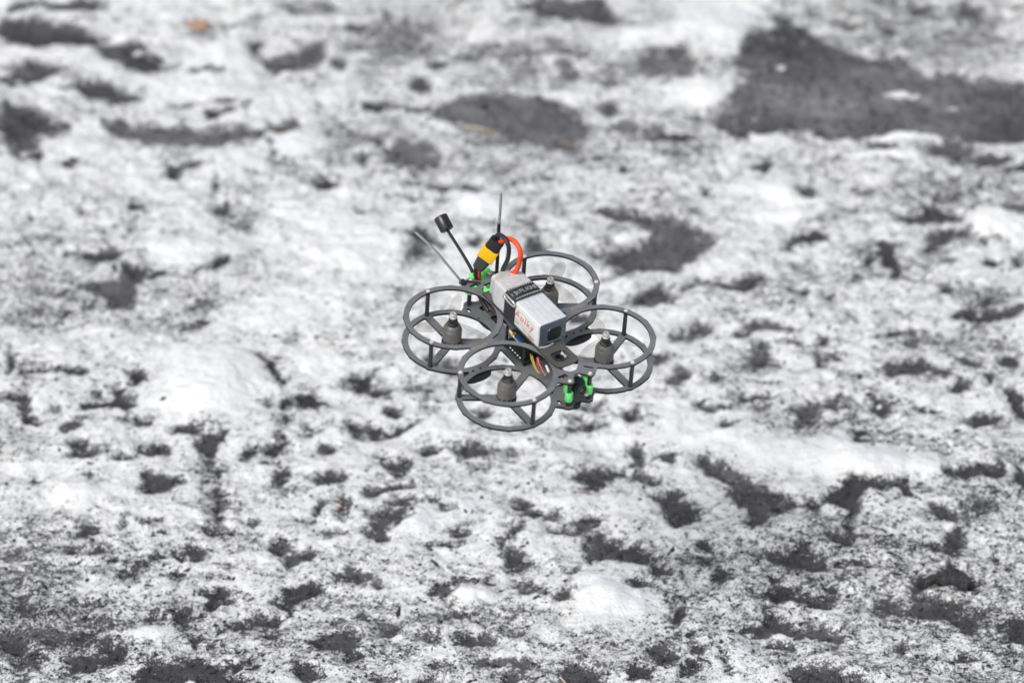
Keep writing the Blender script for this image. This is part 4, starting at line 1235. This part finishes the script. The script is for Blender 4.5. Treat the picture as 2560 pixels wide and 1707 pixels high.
obj('orange_lead', bm, M['red_wire'], plug)
lo = p_lo + ax * 1
bm = bmesh.new(); tube(bm, [tuple(lo - wv * 2.8), (-84.6, -4.9, 40), (-84.3, -5, 35), (-82.4, -5, 29), (-74, -6, 16), (-58, -6, 9)], 2.0, 14, 7)
obj('black_lead', bm, M['black_wire'], plug)
bm = bmesh.new(); tube(bm, [tuple(lo + wv * 1.6), (-82.4, -2.2, 39), (-82.4, -2, 33), (-82.0, -2, 25), (-74, -3, 14), (-58, -3, 9)], 2.0, 14, 7)
obj('red_lead', bm, M['red_wire2'], plug)

# ---- antennas
bm = bmesh.new(); tube(bm, [(-77.5, 14, 20), (-77.6, 14, 50), (-79.4, 14, 91)], 1.75, 12, 6)
whip = obj('whip_antenna', bm, M['black_wire'], drone)
bm = bmesh.new(); tube(bm, [(-79.4, 14, 90), (-78.9, 14, 104), (-79.5, 14, 125.2)], [1.45, 1.35, 1.5], 12, 6)
obj('antenna_sleeve', bm, M['ziptie'], whip)
bm = bmesh.new(); tube(bm, [(-86, -4, 24), (-91.7, -4, 33), (-107, -7.5, 47), (-126, -12, 62)], [2.0, 1.7, 1.55, 1.55], 12, 6)
lolli = obj('capped_antenna', bm, M['black_wire'], drone)
a0, a1 = Vector((-124.8, -11.7, 61.0)), Vector((-137.5, -12.4, 69.5))
bm = bmesh.new(); L_ = (a1 - a0).length
lathe(bm, [(.01, 0), (5.0, 0), (6.3, .7), (6.7, 1.8), (6.7, L_ - 1.2), (6.2, L_ - .3), (5.2, L_), (.01, L_)], 36, axis_matrix(a0, a1), cap=False)
obj('antenna_cap', bm, M['black_metal'], lolli)
bm = bmesh.new(); tube(bm, [(-83, -19.5, 30.5), (-86.5, -22.5, 35), (-98, -26.5, 42.5), (-110.8, -31, 51), (-127, -33.6, 54.6), (-143, -35.4, 55.8)], 1.0, 10, 6, flat=(1.9, .6))
tie = obj('zip_tie_antenna_holder', bm, M['ziptie'], drone)
bm = bmesh.new(); box(bm, (-83, -20, 31.6), (6, 5, 4), bev=.6); obj('tie_head', bm, M['black_rubber'], tie)
bm = bmesh.new(); tube(bm, [(-85.5, -22, 33.5), (-80, -14, 32.5), (-74, -6, 31.6)], .9, 8, 5); obj('tie_tail', bm, M['black_rubber'], tie)

# ---- green antenna mount at the tail
bm = bmesh.new(); box(bm, (-84.5, 0, 23.6), (7.5, 15, 7.4), bev=1.6)
gm = obj('antenna_mount', bm, M['green'], drone)
for y in (-11, 11):
    bm = bmesh.new(); lathe(bm, [(2.3, 16), (4.6, 16), (4.6, 27.6), (2.3, 27.6), (2.3, 16)], 24, Matrix.Translation((-83.4, y, 0)), cap=False)
    obj('mount_collar', bm, M['green'], gm)
bm = bmesh.new(); tube(bm, [(-87, 4, 26), (-89.5, 7.5, 30), (-87, 10.5, 31), (-84, 11, 28)], 2.7, 12, 6); obj('antenna_socket', bm, M['green'], gm)
bm = bmesh.new(); tube(bm, [(-86, -5, 24), (-91, -5, 31.5)], 3.1, 14, 0); obj('antenna_socket', bm, M['green'], gm)
bm = bmesh.new(); tube(bm, [(-80, -9, 24), (-73, -8, 25.5), (-66, -2, 25.5), (-67, 6, 25.5), (-74, 10, 24.5)], 3.0, 12, 6); obj('mount_arm', bm, M['green'], gm)
bm = bmesh.new(); box(bm, (-58.5, -4.0, 24.8), (9, 9, 3.2), bev=1.2); obj('mount_foot', bm, M['green'], gm)

# ---- nose camera in green holders
Mc = Matrix.Translation((80.5, 0, 16.2)) @ Matrix.Rotation(math.radians(-12), 4, 'Y')
bm = bmesh.new(); box(bm, (-3.5, 0, 0), (11, 13.5, 13.5), Mc, bev=1.0)
camb = obj('nose_camera', bm, M['black_rubber'], drone)
Ml = Mc @ Matrix.Rotation(math.radians(90), 4, 'Y')
bm = bmesh.new(); lathe(bm, [(.01, 1.5), (5.9, 1.5), (5.9, 4.4), (5.3, 4.9), (5.3, 7.0), (4.6, 7.4), (3.4, 7.2), (3.1, 6.2), (.01, 6.2)], 36, Ml, cap=False); obj('lens_barrel', bm, M['black_metal'], camb)
bm = bmesh.new(); lathe(bm, [(3.05, 6.25), (2.4, 6.7), (1.2, 7.0), (.01, 7.1)], 28, Ml, cap=False); obj('lens', bm, M['lens'], camb)
for s in (-1, 1):
    bm = bmesh.new()
    lathe(bm, [(2.1, 7.2), (3.2, 7.0), (3.75, 7.8), (3.75, 16.2), (3.4, 17.0), (2.1, 17.0), (2.1, 7.2)], 28, Matrix.Translation((83.4, s * 11, 0)), cap=False)
    hold = obj('camera_holder', bm, M['green'], drone)
    bm = bmesh.new(); box(bm, (78.0, s * 9.2, 16.6), (9.5, 2.6, 15.5), bev=.7); obj('holder_cheek', bm, M['green'], hold)
    bm = bmesh.new(); box(bm, (81.4, s * 13.3, 20.5), (3.4, 2.2, 9.5), bev=.6); obj('holder_tab', bm, M['green'], hold)
bm = bmesh.new(); bmesh.ops.create_icosphere(bm, subdivisions=2, radius=2.0, matrix=Matrix.Translation((86.5, 6.2, 9.5)))
obj('snow_speck', bm, M['white_wire'], camb)

# ---- electronics between the plates
bm = bmesh.new(); box(bm, (1, -1, 6.8), (36, 35, 1.5), bev=.2)
stack = obj('speed_controller_board', bm, M['pcb'], drone)
for k in range(5):
    bm = bmesh.new(); bmesh.ops.create_uvsphere(bm, u_segments=12, v_segments=8, radius=1.0)
    bmesh.ops.transform(bm, matrix=Matrix.Translation((-4.6 + k * 4.1, -16.6, 7.8)) @ Matrix.Diagonal((1.25, .95, .8, 1)), verts=bm.verts)
    obj('solder_joint', bm, M['solder'], stack)
for k in range(6):
    bm = bmesh.new(); box(bm, (-12 + k * 5.2, 6 * math.sin(k * 2.1), 8.6), (3.6, 4.4, 2.0), bev=.2); obj('chip', bm, M['black_metal'], stack)
bm = bmesh.new(); box(bm, (1, -17.9, 6.7), (34, .9, 1.0)); obj('edge_plating', bm, M['gold'], stack)
bm = bmesh.new(); box(bm, (2, -1, 18.6), (32, 24, 1.5), bev=.2)
fc = obj('flight_controller_board', bm, M['pcb'], drone)
bm = bmesh.new(); box(bm, (1.4, -11.2, 20.6), (10.5, 4.6, 2.8), bev=.4); obj('usb_socket', bm, M['pcb_blue'], fc)
for x in (-7, 10): 
    bm = bmesh.new(); lathe(bm, [(.01, 19.3), (2.0, 19.3), (2.0, 21), (.9, 21.2), (.01, 21.2)], 16, Matrix.Translation((x, -11.3, 0)), cap=False); obj('mount_screw', bm, M['gold'], fc)
bm = bmesh.new(); box(bm, (-1, -13.4, 19.0), (22, .7, 1.0)); obj('edge_plating', bm, M['solder'], fc)
for x, y in ((-14, -15), (16, -15), (-14, 13), (16, 13)):
    bm = bmesh.new(); lathe(bm, [(1.5, 1.3), (1.5, 26)], 12, Matrix.Translation((x, y, 0))); obj('stack_post', bm, M['black_metal'], fc)

def wire(pts, r, mat, name):
    bm = bmesh.new(); tube(bm, pts, r, 8, 6); return obj(name, bm, M[mat], drone)
loom = wire([(22, -12.5, 18), (27, -14.5, 16), (32, -14, 10), (36, -12, 5)], .6, 'yellow_wire', 'wiring_loom')
for pts, r, mt in (([(24, -12, 17.5), (29, -13.6, 15), (34, -13, 9), (38, -11, 5)], .5, 'yellow_wire'),
                   ([(30, -11, 19.5), (36, -14, 17), (40, -13.5, 12), (42, -11, 7)], .6, 'red_wire2'),
                   ([(31, -10, 20), (38, -13.2, 18.5), (43, -12.5, 14), (46, -10, 9)], .55, 'red_wire2'),
                   ([(31, -10.5, 19), (37, -12.8, 17.5), (41.5, -12, 12.5), (44, -10, 8)], .5, 'white_wire'),
                   ([(-22, -11, 21), (-17, -12.6, 21.5), (-12, -12.4, 20.5), (-7, -11, 19)], .8, 'red_wire'),
                   ([(-25, -11.5, 22), (-19, -13.2, 22.4), (-13, -13, 21.5), (-8, -11.6, 19)], .8, 'white_wire'),
                   ([(-20, -12, 20), (-14, -13.4, 20.4), (-10, -13, 19.8), (-6, -11, 19)], .7, 'yellow_wire'),
                   ([(60, -8, 24), (69, -12, 25.5), (75, -13.2, 25.2), (80, -8, 22)], .75, 'yellow_wire'),
                   ([(60, -7, 25), (69, -10.8, 26.2), (75, -12.2, 26), (80, -7, 22)], .75, 'red_wire2'),
                   ([(60, -6, 25), (69, -9.6, 26.4), (75, -11.2, 26.3), (80, -6, 22)], .75, 'black_wire'),
                   ([(-52, -13, 26), (-42, -14, 27), (-32, -13, 26.5), (-20, -12, 22)], 1.0, 'black_wire'),
                   ([(-54, -11, 26), (-44, -12.2, 27.2), (-34, -12.2, 26.5), (-22, -11, 22)], .9, 'black_wire')):
    w = wire(pts, r, mt, 'wire'); w.parent = loom
bm = bmesh.new(); bmesh.ops.create_uvsphere(bm, u_segments=10, v_segments=8, radius=1.4, matrix=Matrix.Translation((-33, -14.2, 27.3))); obj('connector_pin', bm, M['gold'], loom)
bm = bmesh.new(); tube(bm, [(50, -14.5, 25.5), (56, -15.2, 22)], 1.1, 8, 0); obj('white_tag', bm, M['white_wire'], loom)
